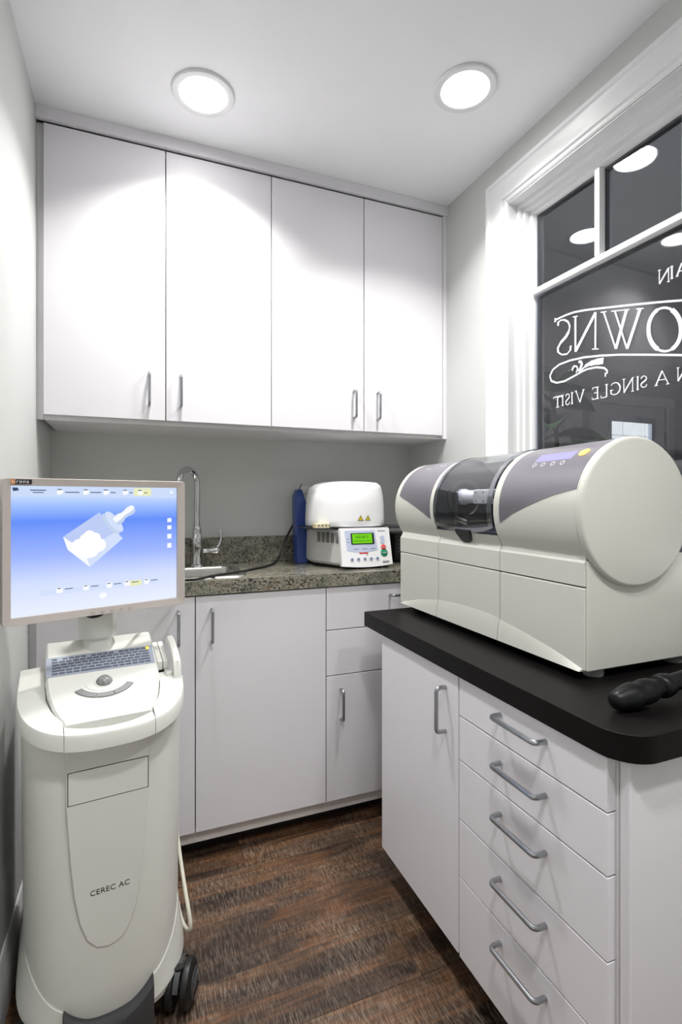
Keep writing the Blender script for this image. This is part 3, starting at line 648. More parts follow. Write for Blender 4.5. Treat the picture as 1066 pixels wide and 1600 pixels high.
# bowed fairing along the foot of the front, one piece per cover
fair = [(-.6274, .829), (-.6542, .838), (-.7462, .861), (-.8579, .878), (-.9717, .886), (-1.084, .886), (-1.1367, .879), (-1.2249, .867), (-1.3228, .850), (-1.388, .833)]
def zfair(y):
    for (a, za), (b_, zb) in zip(fair, fair[1:]):
        if b_ <= y <= a: return lerp(za, zb, (y-a)/(b_-a))
    return .83
for a, b_ in ((-.628, S1+G_), (S1-G_, S2+G_), (S2-G_, -1.386)):
    mb = MB(); rings = []
    for k in range(11):
        y = lerp(a, b_, k/10); z = max(zfair(y), .831)
        rings.append([(FX0+.004, y, z), (FX0-.0004, y, z), (FX0-.0045, y, lerp(z, .829, .35)), (FX0-.0085, y, .8285), (FX0+.004, y, .8285)])
    mb.loft(rings).build('foot_fairing', 'mill_ivory', ML, smooth=25)
MB().box(FX0+.0035, YN-.0045, .8292, BX1, YN+.001, 1.0535).build('end_panel', 'mill_ivory', ML, smooth=0, bevel=.003, seg=3)
# round end caps
MB().lathe([(0, 0), (.1505, 0), (.1555, .0016), (.1585, .006), (.1585, .014), (.154, .0165)], (XC, -1.409, ZC), 'y', 72).build('end_cap', 'mill_ivory', ML, smooth=50)
MB().lathe([(.144, 0), (.1475, .002), (.1475, .008), (.145, .012), (.140, .0135), (0, .0135)], (XC, YF-.0, ZC), 'y', 64).build('end_cap', 'mill_ivory', ML, smooth=50)
def patch(name, cols, m, t1, off=.0010, rows=24, parent=ML, thick=.0012):
    """cols: (y, theta at the lower edge); the patch runs up over the cylinder to theta t1"""
    mb = MB(); ro, ri = [], []
    for y, tb in cols:
        tt = t1(y) if callable(t1) else t1
        ro.append([cp(y, lerp(tb, tt, k/rows), off) for k in range(rows+1)]); ri.append([cp(y, lerp(tb, tt, k/rows), off-thick) for k in range(rows+1)])
    rings = [o+list(reversed(i)) for o, i in zip(ro, ri)]
    return mb.loft(rings).build(name, m, parent, smooth=40)
def interp(tab, n):
    out = []
    for i in range(n+1):
        y = lerp(tab[0][0], tab[-1][0], i/n)
        for (a, ta), (b_, tb) in zip(tab, tab[1:]):
            if (a-y)*(b_-y) <= 1e-9: out.append((y, lerp(ta, tb, (y-a)/(b_-a)))); break
    return out
patch('dark_panel', interp([(-1.1545, -12), (-1.18, -7.2), (-1.2058, -2.6), (-1.2584, 4.6), (-1.3258, 12.8), (-1.388, 17.6)], 20), 'mill_dark', 120)
patch('dark_panel', interp([(-.6278, 14.5), (-.66, 10.4), (-.6942, 6.6), (-.7421, .6), (-.7937, -6.6), (-.830, -13)], 16), 'mill_dark', 120)
# clear hinged lid over the chamber
lid_tab = [(S1-.004, -18.5), (-.885, -22), (-.9199, -24), (-.975, -25), (-1.0255, -24.5), (-1.08, -22), (S2+.004, -17)]
lid = patch('lid', interp(lid_tab, 14), 'lid_clear', 104, .0022, 28, ML, .0025)
patch('lid_rail', [(S1-.004, -18.5), (S1-.018, -20)], 'lid_edge', 104, .0036, 28, lid, .003)
patch('lid_rail', [(S2+.020, -19), (S2+.004, -17)], 'lid_edge', 104, .0036, 28, lid, .003)
patch('lid_rail', interp(lid_tab, 14), 'lid_edge', lambda y: -13.5-6*math.cos((y+.99)/.14*1.4), .0036, 3, lid, .003)
patch('lid_catch', [(-.955, -26), (-.964, -34), (-.975, -37), (-.992, -37), (-1.010, -34), (-1.022, -26)], 'black_plastic', -22, .0065, 4, lid, .006)
# milling chamber
zf = cp(-1.0, -25)[2]
ch = MB().box(1.128, S2+.002, zf+.0005, 1.353, S1-.002, zf+.004).build('chamber_floor', 'liner', ML, smooth=0)
MB().box(1.346, S2+.002, zf+.004, 1.353, S1-.002, 1.243).build('chamber_back', 'liner', ML, smooth=0)
for y in (S1-.0045, S2+.0020):
    MB().lathe([(0, 0), (.147, 0), (.147, .0022), (0, .0022)], (XC, y, ZC), 'y', 48).build('chamber_wall', 'liner', ML, smooth=0)
MB().lathe([(.062, 0), (.062, -.006), (.050, -.009), (.046, -.004), (.046, 0)], (1.225, S1-.005, 1.18), 'y', 40).build('spindle_ring', 'charcoal', ML)
sp_ = MB().lathe([(.024, 0), (.024, -.02), (.0195, -.024), (.0195, -.075), (.0175, -.078), (.0175, -.082), (0, -.082)], (1.213, S1-.006, 1.187), 'y', 28).build('spindle', 'oven_white', ML)
g = MB().box(1.196, -1.018, 1.166, 1.236, -.938, 1.208).build('workpiece_holder', 'oven_grey', ML, smooth=0, bevel=.004)
for y, z in ((-.952, 1.199), (-.952, 1.175), (-.985, 1.199), (-.985, 1.175)): MB().lathe([(0, 0), (.003, 0), (.003, .004), (0, .004)], (1.1945, y, z), 'x', 10).build('screw', 'steel', g)
MB().tube([(1.216, -1.018, 1.187), (1.216, S2+.003, 1.187)], .013, 16).build('spindle_shaft', 'charcoal', ML)
for z, m_ in ((1.118, 'steel'), (1.128, 'steel')): MB().tube(smoothpath([(1.19, S1-.006, z), (1.18, S1-.04, z-.004), (1.185, S1-.075, z-.012)], 4), .0035, 8).build('coolant_nozzle', m_, ML)
MB().box(1.175, S1-.030, zf+.003, 1.185, S1-.022, 1.20).build('guide_rail', 'charcoal', ML, smooth=0)
# display, buttons and print on the near panel
def on_cyl(poly, y0, th0, off):
    return [cp(y0-u, th0+math.degrees(v/RC(y0)), off) for u, v in poly]
def decal(name, poly, y0, th0, m, off=.0016):
    return MB().loft([on_cyl(poly, y0, th0, off-.0008), on_cyl(poly, y0, th0, off)]).build(name, m, ML, smooth=0)
patch('display', [(-1.226, 46.2), (-1.254, 46.2), (-1.282, 46.3), (-1.310, 46.4), (-1.334, 46.5)], 'lcd_violet', 56.6, .0018, 8)
circ = lambda r, n=20: [(r*math.cos(2*math.pi*k/n), r*math.sin(2*math.pi*k/n)) for k in range(n)]
decal('start_button', circ(.0125), -1.3575, 53, 'orange', .0022)
for y in (-1.234, -1.2610, -1.2905, -1.319):
    mb = MB(); mb.loft([on_cyl(circ(.0058), y, 42, .0022), on_cyl(circ(.0046), y, 42, .0022)], True, False, False); mb.build('button', 'print_white', ML, smooth=0)
def cyl_text(name, body, size, y0, th0):
    fn = lambda u, v, d: tuple(Vector(cp(y0-u, th0+math.degrees(v/RC(y0)), .0016))-Vector(ML.location))
    put_text(name, body, size, 'print_white', ML, fn)
cyl_text('lettering', 'sirona', .011, -.70, 56); cyl_text('lettering', 'MC XL', .013, -.765, 60)
for x, y in ((1.185, -1.368), (1.43, -1.368), (1.185, -.66), (1.43, -.66)):
    MB().lathe([(.019, 0), (.021, .003), (.021, .019), (0, .019)], (x, y, .8102), 'z', 20).build('foot', 'foot_grey', ML)

# black rubber hand nozzle lying on the island
NZ = thing('hand_nozzle', 'black rubber hand nozzle with hose lying on the black island worktop', 'nozzle', (1.06, -1.525, .81))
pr = [(0, 0), (.010, .0005), (.0145, .004), (.0165, .010), (.0175, .016), (.0205, .028), (.0225, .040), (.0228, .050), (.0212, .058), (.0205, .063), (.0215, .069), (.0225, .078), (.0215, .090), (.0180, .101), (.0160, .110), (.0160, .118)]
ax = Vector((.9965, .02, .075)).normalized()
def along(prof, c, a, n=24):
    a = a.normalized(); s = a.cross(Vector((0, 0, 1))).normalized(); u_ = s.cross(a); rings = []
    for r, h in prof: rings.append([tuple(c+a*h+s*r*math.cos(2*math.pi*k/n)+u_*r*math.sin(2*math.pi*k/n)) for k in range(n)])
    return MB().loft(rings)
nc = Vector((1.058, -1.525, .8285))
along(pr, nc, ax).build('grip', 'rubber', NZ, smooth=50)
along([(.0165, .117), (.0200, .119), (.0215, .124), (.0215, .133), (.0195, .139), (.0195, .143), (.0180, .145)], nc, ax).build('collar', 'rubber', NZ, smooth=50)
hs = nc+ax*.144
MB().tube(smoothpath([tuple(hs), tuple(hs+ax*.05), (1.31, -1.519, .842), (1.37, -1.500, .827), (1.43, -1.475, .8255), (1.49, -1.44, .8255)], 6), .0155, 16).build('hose', 'rubber', NZ)
along([(0, .0), (.0155, .0), (.0155, .001), (0, .001)], hs-ax*.001, ax).build('hose_end', 'rubber', NZ)

# ================================================================== FURNACE AND THINGS ON THE BACK WORKTOP
ZT = .914
OV = thing('porcelain_furnace', 'white dental porcelain furnace with domed lid and green display on the granite worktop', 'furnace', (1.10, -.22, ZT))
def plan(z, s=1.0, dy=0.0):
    base_ = [(.955, -.10), (.948, -.19), (.962, -.235), (1.012, -.352), (1.030, -.364+dy), (1.120, -.368+dy), (1.205, -.364+dy), (1.218, -.352), (1.262, -.235), (1.272, -.19), (1.265, -.10), (1.22, -.05), (1.0, -.05)]
    return [(1.11+(x-1.11)*s, -.22+(y+.22)*s, z) for x, y in base_]
MB().loft([plan(ZT+.0, .86), plan(ZT+.014, .86)]).build('base', 'black_plastic', OV, smooth=0)
MB().loft([plan(ZT+.012, .95), plan(ZT+.022, 1.0), plan(ZT+.10, .985), plan(1.062, .965, .01)]).build('body', 'oven_grey', OV, smooth=25)
# tilted control panel
p00, p10, p01 = Vector((1.008, -.392, .928)), Vector((1.222, -.389, .928)), Vector((1.003, -.372, 1.070))
pu = (p10-p00); pv = (p01-p00); pn = pu.cross(pv).normalized()
if pn.y > 0: pn = -pn
def PF(u, v, d): return tuple(p00+pu*u+pv*v+pn*d)
def panel_poly(poly, name, m, d0, d1, parent=OV):
    return MB().loft([[PF(u, v, d0) for u, v in poly], [PF(u, v, d1) for u, v in poly]]).build(name, m, parent, smooth=0)
bot = [(u, .0-.05*math.sin(math.pi*u)) for u in [k/10 for k in range(11)]]
cpnl = panel_poly(bot+[(.985, .97), (.97, 1.0), (.03, 1.0), (.015, .97)], 'control_panel', 'oven_white', -.016, .002)
panel_poly([(.10, .93), (.69, .93), (.72, .40)]+[(u, .40-.06*math.sin(math.pi*(u-.12)/.60)) for u in [.72-.06*k for k in range(1, 10)]]+[(.12, .40)], 'lavender_field', 'lavender', .002, .0026, cpnl)
panel_poly(rrect(.21, .56, .665, .86, .012), 'display_bezel', 'print_black', .0026, .0036, cpnl)
panel_poly([(.235, .585), (.625, .585), (.625, .84), (.235, .84)], 'display', 'lcd_green', .0036, .0040, cpnl)
def ptext(name, s, size, u, v, m, d=.0042, align='CENTER'):
    un, vn = pu.normalized(), pv.normalized(); o0 = p00+pu*u+pv*v; inv = Vector(OV.location)
    put_text(name, s, size, m, cpnl, lambda a, b_, c: tuple(o0+un*a+vn*b_+pn*(d+c)-inv), align)
ptext('lettering', '450 00°C', .014, .43, .72, 'lcd_dark')
panel_poly([(.25, .64), (.60, .64), (.60, .652), (.25, .652)], 'display_line', 'lcd_dark', .0040, .0043, cpnl)
def pdisc(name, u, v, r, m, d0=.002, d1=.0034, n=18):
    un, vn = pu.normalized(), pv.normalized(); o0 = p00+pu*u+pv*v
    ring = lambda d, q: [tuple(o0+un*q*math.cos(2*math.pi*k/n)+vn*q*math.sin(2*math.pi*k/n)+pn*d) for k in range(n)]
    return MB().loft([ring(d0, r), ring(d1*.8, r), ring(d1, r*.92)]).build(name, m, cpnl, smooth=40)
pdisc('stop_button', .842, .46, .0108, 'red'); pdisc('start_button', .845, .315, .0152, 'green')
ptext('lettering', 'STOP', .0065, .842, .445, 'print_white'); ptext('lettering', 'START', .0078, .845, .298, 'print_white')
for v in (.72, .615): pdisc('key_button', .832, v, .0098, 'lavender')
for k in range(5): pdisc('program_button', .20+.125*k, .165, .0082, 'lavender')
for k in range(5): pdisc('program_dot', .20+.125*k, .165, .0048, 'print_grey', .0034, .0037)
panel_poly([(.35, .305), (.52, .305), (.52, .345), (.35, .345)], 'red_label', 'red', .002, .0024, cpnl)
for k, (u0, u1, v) in enumerate(((.24, .34, .43), (.42, .50, .43), (.58, .68, .43), (.75, .90, .90), (.80, .94, .075), (.80, .92, .045), (.135, .175, .70), (.135, .175, .62), (.49, .52, .27))):
    panel_poly([(u0, v), (u1, v), (u1, v+.016), (u0, v+.016)], 'print_mark', 'print_grey', .0026, .0029, cpnl)
# vent slots on the side faces
def slots(pA, pB, z0, z1, nx, nz, wfrac):
    A, B_ = Vector(pA), Vector(pB); t = (B_-A); nn = Vector((t.y, -t.x, 0)).normalized()
    if nn.x > 0: nn = -nn
    mb = MB()
    for j in range(nz):
        for i in range(nx):
            a = A+t*((i+.12)/nx); c = A+t*((i+.12+wfrac)/nx); za = lerp(z0, z1, j/nz); zb = za+(z1-z0)/nz*.55
            mb.quad(a+nn*.0006+Vector((0, 0, za)), c+nn*.0006+Vector((0, 0, za)), c+nn*.0006+Vector((0, 0, zb)), a+nn*.0006+Vector((0, 0, zb)))
    return mb
sl = slots((.9635, -.2335, 0), (1.0115, -.3590, 0), 1.012, 1.052, 5, 8, .72)
o = sl.build('vent_slots', 'seam', OV, smooth=0, fixn=False); o['kind'] = 'stuff'
# firing plate, lid
MB().prism(rrect(.905, -.330, 1.345, -.130, .05, 6), lambda u, v, d: (u, v, d), 1.064, 1.0695).build('cooling_plate', 'plate_dark', OV, bevel=.001)
LX, LY = 1.092, -.215
def dome(sx, z): return [(LX+.164*sx*math.cos(2*math.pi*k/56), LY+.150*sx*math.sin(2*math.pi*k/56), z) for k in range(56)]
def dome_t(sx, z, tilt): return [(x, y, z+tilt*(x-LX)) for x, y, z in dome(sx, z)]
MB().loft([dome(.985, 1.0725), dome(1.0, 1.076), dome(1.0, 1.10), dome(.985, 1.16), dome_t(.968, 1.193, .02), dome_t(.950, 1.203, .03), dome_t(.935, 1.215, .04), dome_t(.905, 1.230, .045), dome_t(.80, 1.243, .04), dome_t(.55, 1.250, .02), dome(.25, 1.253), dome(.02, 1.2535)]).build('lid', 'oven_white', OV, smooth=60)
MB().loft([dome(1.004, 1.0695), dome(1.004, 1.0725)]).build('lid_seal', 'black_plastic', OV)
def on_lid(ang, u, v, off): # decal space on the lid front
    a = R(ang)+u/.16; return (LX+(.164*.99+off)*math.cos(a), LY+(.150*.99+off)*math.sin(a), 1.105+v)
for ang in (-88.5, -77.0):
    tri = lambda s, off: [on_lid(ang, -s, -s*.6, off), on_lid(ang, s, -s*.6, off), on_lid(ang, 0, s*1.1, off)]
    wn = MB().loft([tri(.0120, .0018), tri(.0120, .0028)]).build('warning_sign', 'print_black', OV, smooth=0)
    MB().loft([tri(.0090, .0028), tri(.0090, .0033)]).build('warning_field', 'yellow', wn, smooth=0)
    MB().loft([[on_lid(ang, -.001, -.002, .0033), on_lid(ang, .001, -.002, .0033), on_lid(ang, .0013, .0045, .0033), on_lid(ang, -.0013, .0045, .0033)], [on_lid(ang, -.001, -.002, .0037), on_lid(ang, .001, -.002, .0037), on_lid(ang, .0013, .0045, .0037), on_lid(ang, -.0013, .0045, .0037)]]).build('warning_mark', 'print_black', wn, smooth=0)
# honeycomb firing tray on the plate
FT = thing('firing_tray', 'small beige honeycomb firing tray on the plate of the furnace', 'tray', (.967, -.30, 1.0698))
MB().prism(rrect(.925, -.327, 1.006, -.2905, .006), lambda u, v, d: (u, v, d), 1.0697, 1.0875).build('block', 'beige', FT, smooth=30, bevel=.001)
for k in range(4): MB().box(.935+.015*k, -.3276, 1.076, .943+.015*k, -.3268, 1.082).build('slot', 'seam' if k == 3 else 'print_grey', FT, smooth=0)
# blue folder behind the furnace
BF = thing('blue_folder', 'glossy blue plastic folder standing between furnace and back wall', 'folder', (.925, -.06, ZT))
def bfp(x, w_, y, z): return [(x, y, z), (x+w_, y-.004, z), (x+w_, y+.055, z), (x, y+.055, z)]
MB().loft([bfp(0.913, .048, -.130, ZT), bfp(0.913, .047, -.120, 1.05), bfp(0.913, .044, -.110, 1.17), bfp(0.916, .036, -.100, 1.195), bfp(0.933, .016, -.085, 1.222)]).build('cover', 'blue_plastic', BF, smooth=50, bevel=.004)
MB().tube([(.9625, -.128, ZT+.004), (.961, -.118, 1.05), (.958, -.108, 1.165), (.951, -.092, 1.205)], .0016, 6).build('edge_strip', 'print_black', BF)
MB().tube([(.932, -.082, 1.215), (.955, -.060, 1.243)], .0022, 6).build('tab', 'black_plastic', BF)
# wall outlet
OL = thing('wall_outlet', 'white wall outlet plate behind the furnace', 'outlet', (.992, 0, 1.18))
MB().prism(rrect(.955, 1.122, 1.030, 1.238, .006), lambda u, v, d: (u, d, v), -.0005, -.006).build('plate', 'outlet_white', OL, bevel=.0012)
for z in (1.158, 1.202):
    s_ = MB().prism(rrect(.977, z-.014, 1.008, z+.014, .008), lambda u, v, d: (u, d, v), -.006, -.0075).build('socket', 'outlet_white', OL)
    for x in (.986, .997): MB().box(x, -.0079, z-.004, x+.0022, -.0074, z+.005).build('slot', 'seam', s_, smooth=0)
# black power supply beside the furnace
PS = thing('power_supply', 'black box-shaped power supply with a cable between furnace and milling machine', 'power supply', (1.37, -.17, ZT))
MB().box(1.305, -.25, ZT+.006, 1.445, -.10, 1.035).build('housing', 'black_plastic', PS, smooth=0, bevel=.008, seg=3)
for k in range(4): MB().box(1.318, -.2512, .955+.016*k, 1.40, -.2498, .961+.016*k).build('vent', 'charcoal', PS, smooth=0)
for x, y in ((1.32, -.235), (1.43, -.235), (1.32, -.115), (1.43, -.115)): MB().lathe([(.008, 0), (.008, .007), (0, .007)], (x, y, ZT), 'z', 12).build('foot', 'rubber', PS)
MB().tube(smoothpath([(1.34, -.252, .945), (1.33, -.285, .935), (1.30, -.31, .922), (1.31, -.34, .9195), (1.37, -.35, .9195), (1.43, -.30, .9195)], 6), .0045, 8).build('cable', 'cable_black', PS)

# ================================================================== IMAGING CART (local frame: x right, y back, front faces -y)
CT = thing('imaging_cart', 'ivory dental imaging cart on casters with keyboard, trackball and monitor at the left wall', 'medical cart', (.215, -.79, 0), R(7))
def L(mb, name, m, parent=None, **k): return mb.build(name, m, parent or CT, world=False, **k)
def side_pt(s, hw, fy, y1, by, p):
    """s in 0..1 from the front centre (0) round to the back of the right side (1)"""
    if s <= .7:
        t = R(90)*(s/.7); c, d = math.cos(t), math.sin(t)
        return (hw*d**(2/p), y1+(fy-y1)*c**(2/p))
    return (hw, lerp(y1, by, (s-.7)/.3))
def outline(hw, fy, y1=-.03, by=.19, p=2.9, n=26):
    r_ = [side_pt(k/n, hw, fy, y1, by, p) for k in range(n+1)]
    return [(-x, y) for x, y in reversed(r_)]+r_[1:]
# column
rings = []
for z, hw, fy in ((.085, .150, -.190), (.10, .155, -.196), (.16, .160, -.199), (.26, .1635, -.200), (.45, .166, -.200), (.60, .167, -.200), (.695, .168, -.200)):
    rings.append([(x, y, z) for x, y in outline(hw, fy)])
body = L(MB().loft(rings), 'body', 'ivory', smooth=40)
# front panel: flat tongue with round lower end
tong = [(-.0815, .672)]+[(-.0815, .555), (-.078, .50), (-.0735, .43), (-.067, .365), (-.056, .305), (-.043, .268), (-.026, .248), (-.003, .2415)]
tong = tong+[(.020, .248), (.037, .268), (.050, .305), (.060, .365), (.0675, .43), (.0735, .50), (.0775, .555), (.0785, .672)]
def FP(u, v, d): return (u, -.2005-d, v)
fp = L(MB().loft([[FP(u, v, -.012) for u, v in tong], [FP(u, v, .0012) for u, v in tong], [FP(lerp(0, u, .985), lerp(.45, v, .995), .0022) for u, v in tong]]), 'front_panel', 'ivory_panel', smooth=30)
# cover plate: black joint line and plate
L(MB().prism([(-.0797, .5543), (.0767, .5543), (.0767, .6227), (-.0797, .6227)], FP, .0022, .00235), 'plate_joint', 'print_black', fp, smooth=0)
L(MB().prism([(-.0780, .5560), (.0750, .5560), (.0750, .6210), (-.0780, .6210)], FP, .0022, .0029), 'cover_plate', 'ivory_panel', fp, smooth=0)
put_text('lettering', 'CEREC AC', .0158, 'print_black', fp, lambda u, v, d: FP(u, v+.3575, .0024+d), 'CENTER', 1.06)
# dark bumper below the column
rings = []
for k in range(17):
    x = lerp(-.086, .088, k/16); q = abs(x)/.088; zt = .088+.042*q**2.2; yo = -.200+.010*q**2.5
    rings.append([(x, yo+.02, zt+.004), (x, yo-.006, zt+.003), (x, yo-.014, zt-.008), (x, yo-.016, lerp(zt, .03, .35)), (x, yo-.013, .034), (x, yo+.02, .030)])
L(MB().loft(rings), 'bumper', 'charcoal', smooth=28)
# wheel fairings at both sides of the foot
def fairing(sgn):
    rings = []
    for k in range(17):
        s = lerp(.190, .97, k/16); x, y = side_pt(s, .160, -.197, -.03, .19, 2.9)
        x2, y2 = side_pt(min(s+.01, 1), .160, -.197, -.03, .19, 2.9); t = Vector((x2-x, y2-y)); t = t.normalized() if t.length > 1e-9 else Vector((0, 1)); nx, ny = t.y, -t.x
        g_ = k/16; zt = .128+.115*(math.sin(R(90)*min(1, g_*1.25)))**1.3; fl_ = .006+.011*min(1, g_*2.2)
        def pt(off, z): return (sgn*(x+nx*off), y+ny*off, z)
        rings.append([pt(-.012, zt), pt(.003, zt), pt(fl_*.55, lerp(zt, .045, .30)), pt(fl_, lerp(zt, .045, .62)), pt(fl_*1.0, lerp(zt, .06, .70)), pt(fl_*.25, .063), pt(-.014, .060)])
    return L(MB().loft(rings), 'wheel_fairing', 'ivory_light', smooth=45)
fairing(1); fairing(-1)
# rim round the console: two wings and the handle bar
def ztop(y): return .713+(y+.25)*.15
def rim_outer(x):
    q = min(1, abs(x)/.178); return -.01-.240*(1-q**2.6)**(1/2.6)
def deck_hw(y):
    tab = [(-.195, .0855), (-.17, .098), (-.14, .1085), (-.09, .1185), (-.04, .121), (.10, .122)]
    for (a, ha), (b_, hb) in zip(tab, tab[1:]):
        if y <= b_: return lerp(ha, hb, max(0, (y-a)/(b_-a)))
    return .122
def wing(sgn, yend):
    pts = []
    for k in range(15):
        x = lerp(.0865, .1779, math.sin(R(90)*k/14)); pts.append((x, rim_outer(x)))
    y_ = pts[-1][1]; n = 8
    pts += [(.178, lerp(y_, yend, (k+1)/n)) for k in range(n)]
    rings = []
    for x, y in pts:
        f = (y-pts[0][1])/(yend-pts[0][1]); yi = lerp(-.192, yend, f); xi = deck_hw(yi)+.0012
        zt = ztop(y); zi = ztop(yi)+.003
        v = Vector((x-xi, y-yi)); v = v.normalized(); s = .007
        rings.append([(sgn*(x-v.x*.006), y-v.y*.006, zt-.039), (sgn*x, y, zt-.034), (sgn*x, y, zt-.006), (sgn*(x-v.x*.0025), y-v.y*.0025, zt-.0015), (sgn*(x-v.x*.007), y-v.y*.007, zt), (sgn*xi, yi, zi), (sgn*xi, yi, zi-.046)])
    return L(MB().loft(rings), 'wing', 'ivory_light', smooth=42)
wing(-1, .085); wing(1, -.075)
rings = []
for k in range(21):
    x = lerp(-.0855, .0855, k/20); q = abs(x)/.0855; yo = rim_outer(x); yi = lerp(-.224, -.194, q**2.2)
    zt = ztop(yo)
    rings.append([(x, yo+.006, zt-.039), (x, yo, zt-.034), (x, yo, zt-.006), (x, yo+.0025, zt-.0015), (x, yo+.007, zt), (x, yi-.003, zt+.0005), (x, yi, zt-.003), (x, yi, zt-.034)])
L(MB().loft(rings), 'handle_bar', 'ivory_light', smooth=42)
# console top: sloping deck
def dz(y): return .722+(y+.19)*.377
ys = [-.193, -.188, -.17, -.14, -.09, -.04, .02, .075, .085]
rings = []
for y in ys:
    h = deck_hw(y)-.0008; drop = .004 if y in (-.193, .085) else 0
    rings.append([(-h, y, .70), (-h, y, dz(y)-.005-drop), (-h+.004, y, dz(y)-drop), (h-.004, y, dz(y)-drop), (h, y, dz(y)-.005-drop), (h, y, .70)])
rings.append([(-.118, .135, .69), (-.118, .135, .765), (-.112, .135, .77), (.112, .135, .77), (.118, .135, .765), (.118, .135, .69)])
deck = L(MB().loft(rings), 'console_deck', 'ivory_light', smooth=30)
sn = Vector((0, -.377, 1)).normalized(); sv = Vector((0, 1, .377)).normalized()
def DK(u, v, d):           # deck plane: u right, v up the slope from y=0
    p = Vector((0, 0, dz(0)))+sv*v; return (u+p.x+sn.x*d, p.y+sn.y*d, p.z+sn.z*d)
sl_ = math.sqrt(1+.377**2)
kb = L(MB().prism([(-.1195, -.0475*sl_), (.1145, -.0475*sl_), (.1170, .0195*sl_), (-.1205, .0195*sl_)], DK, 0, .0012), 'keyboard', 'kb_panel', smooth=0)
def key_at(u, v, w_, h_):
    k_ = L(MB().loft([[DK(a, b_, .0012) for a, b_ in ((u, v), (u+w_, v), (u+w_, v+h_), (u, v+h_))], [DK(a, b_, .0022) for a, b_ in ((u+.0006, v+.0006), (u+w_-.0006, v+.0006), (u+w_-.0006, v+h_-.0006), (u+.0006, v+h_-.0006))]]), 'key', 'key', kb, smooth=0)
    return k_
v0 = -.0475*sl_; vh = .067*sl_
rows = [[1, 1, 1, 1, 4.6, 1, 1, 1, 1, 1, 1], [1.8, 1, 1, 1, 1, 1, 1, 1, 1, 1, 1, 1.8], [1.4, 1, 1, 1, 1, 1, 1, 1, 1, 1, 1, 1, 1.4], [1.2, 1, 1, 1, 1, 1, 1, 1, 1, 1, 1, 1, 1, 1.2], [1, 1, 1, 1, 1, 1, 1, 1, 1, 1, 1, 1, 1, 1.7], [1, 0, 1, 1, 1, 1, 0, 1, 1, 1, 1, 0, 1, 1, 1, 1, 1.4]]
for j, rw in enumerate(rows):
    tot = sum(x if x else .7 for x in rw); wu = .2165/tot; u = -.1095
    for x in rw:
        if x: key_at(u+.0009, v0+.0055+j*.0107, x*wu-.0022, .0066)
        u += (x if x else .7)*wu
L(MB().prism([(a+.1045, b_+.0105) for a, b_ in circ(.0038)], DK, .0012, .004), 'status_lamp', 'led_yellow', kb)
# trackball with ring and three buttons
tb_c = (-.003, -.088*sl_)
L(MB().prism([(tb_c[0]+a*1.18, tb_c[1]+b_*.86) for a, b_ in circ(.0335, 32)], DK, -.001, .0011), 'trackball_ring', 'ivory', smooth=30, bevel=.0006)
L(MB().prism([(tb_c[0]+a*1.0, tb_c[1]+b_*.95) for a, b_ in circ(.0215, 32)], DK, 0, .0024), 'trackball_collar', 'ivory_light', smooth=30, bevel=.0008)
tc = Vector(DK(tb_c[0], tb_c[1], -.003)); rings = []
for k in range(9):
    a = R(90*k/8); r_ = .0185*math.cos(a); h_ = .0185*math.sin(a)
    rings.append([tuple(tc+Vector((1, 0, 0))*r_*math.cos(2*math.pi*i/24)+sv*r_*math.sin(2*math.pi*i/24)+sn*h_) for i in range(24)])
L(MB().loft(rings), 'trackball', 'trackball', smooth=60)
def tb_btn(a0, a1):
    ro, ri = .069, .053; c = (tb_c[0], tb_c[1]+.008)
    poly = [(c[0]+ro*math.sin(R(a)), c[1]-ro*.86*math.cos(R(a))) for a in [lerp(a0, a1, k/6) for k in range(7)]]
    poly += [(c[0]+ri*math.sin(R(a)), c[1]-ri*.86*math.cos(R(a))) for a in [lerp(a1, a0, k/6) for k in range(7)]]
    L(MB().prism(poly, DK, 0, .003), 'trackball_button', 'grey_button', smooth=30, bevel=.0006)
tb_btn(-62, -17); tb_btn(-16, 16); tb_btn(17, 62)
# monitor neck
L(MB().lathe([(.034, 0), (.034, .03), (.040, .033), (.0445, .040), (.0445, .095), (.040, .102), (0, .104)], (-.008, .058, .80), 'z', 36), 'neck', 'ivory_light')
L(MB().box(-.03, .05, .895, .015, .075, 1.06), 'monitor_arm', 'ivory', smooth=0, bevel=.004)
L(MB().tube(smoothpath([(.03, .05, .95), (.012, .025, .905), (-.012, .012, .893), (-.035, .015, .898), (-.045, .04, .93), (-.03, .052, .96)], 5), .004, 8), 'monitor_cable', 'cable_black')
# monitor
iv = wm(CT).inverted() @ Vector((.2135, -.811, 1.0655))
MW, MH, SW0, SW1, SHH = .2045, .1610, -.1875, .1845, .1440
outer = rrect(-MW, -MH, MW, MH, .008, 4)
MO = MB()
def ringxz(poly, y): return [(u, y, v) for u, v in poly]
inner = rrect(SW0, -SHH, SW1, SHH, .0015, 4)
MO.loft([ringxz(inner, -.004), ringxz(inner, -.013), ringxz([(u*.994, v*.992) for u, v in outer], -.0155), ringxz(outer, -.010), ringxz(outer, .018), ringxz([(u*.97, v*.96) for u, v in outer], .026), ringxz([(u*.75, v*.7) for u, v in outer], .045)], True, False, True)
mon = MO.build('monitor', 'bezel', None, smooth=40); mon.parent = CT; mon.location = iv; mon.rotation_euler = (0, 0, R(11.6))
def S(poly, name, m, d0, d1=None, **k):
    d1 = d0 if d1 is None else d1
    mb = MB()
    if d1 == d0: mb.quad(*[(u, -d0, v) for u, v in poly])
    else: mb.loft([[(u, -d0, v) for u, v in poly], [(u, -d1, v) for u, v in poly]])
    return mb.build(name, m, mon, world=False, smooth=0, **k)
S([(SW0-.002, -SHH-.002), (SW1+.002, -SHH-.002), (SW1+.002, SHH+.002), (SW0-.002, SHH+.002)], 'screen', 'screen_gradient', .0045)
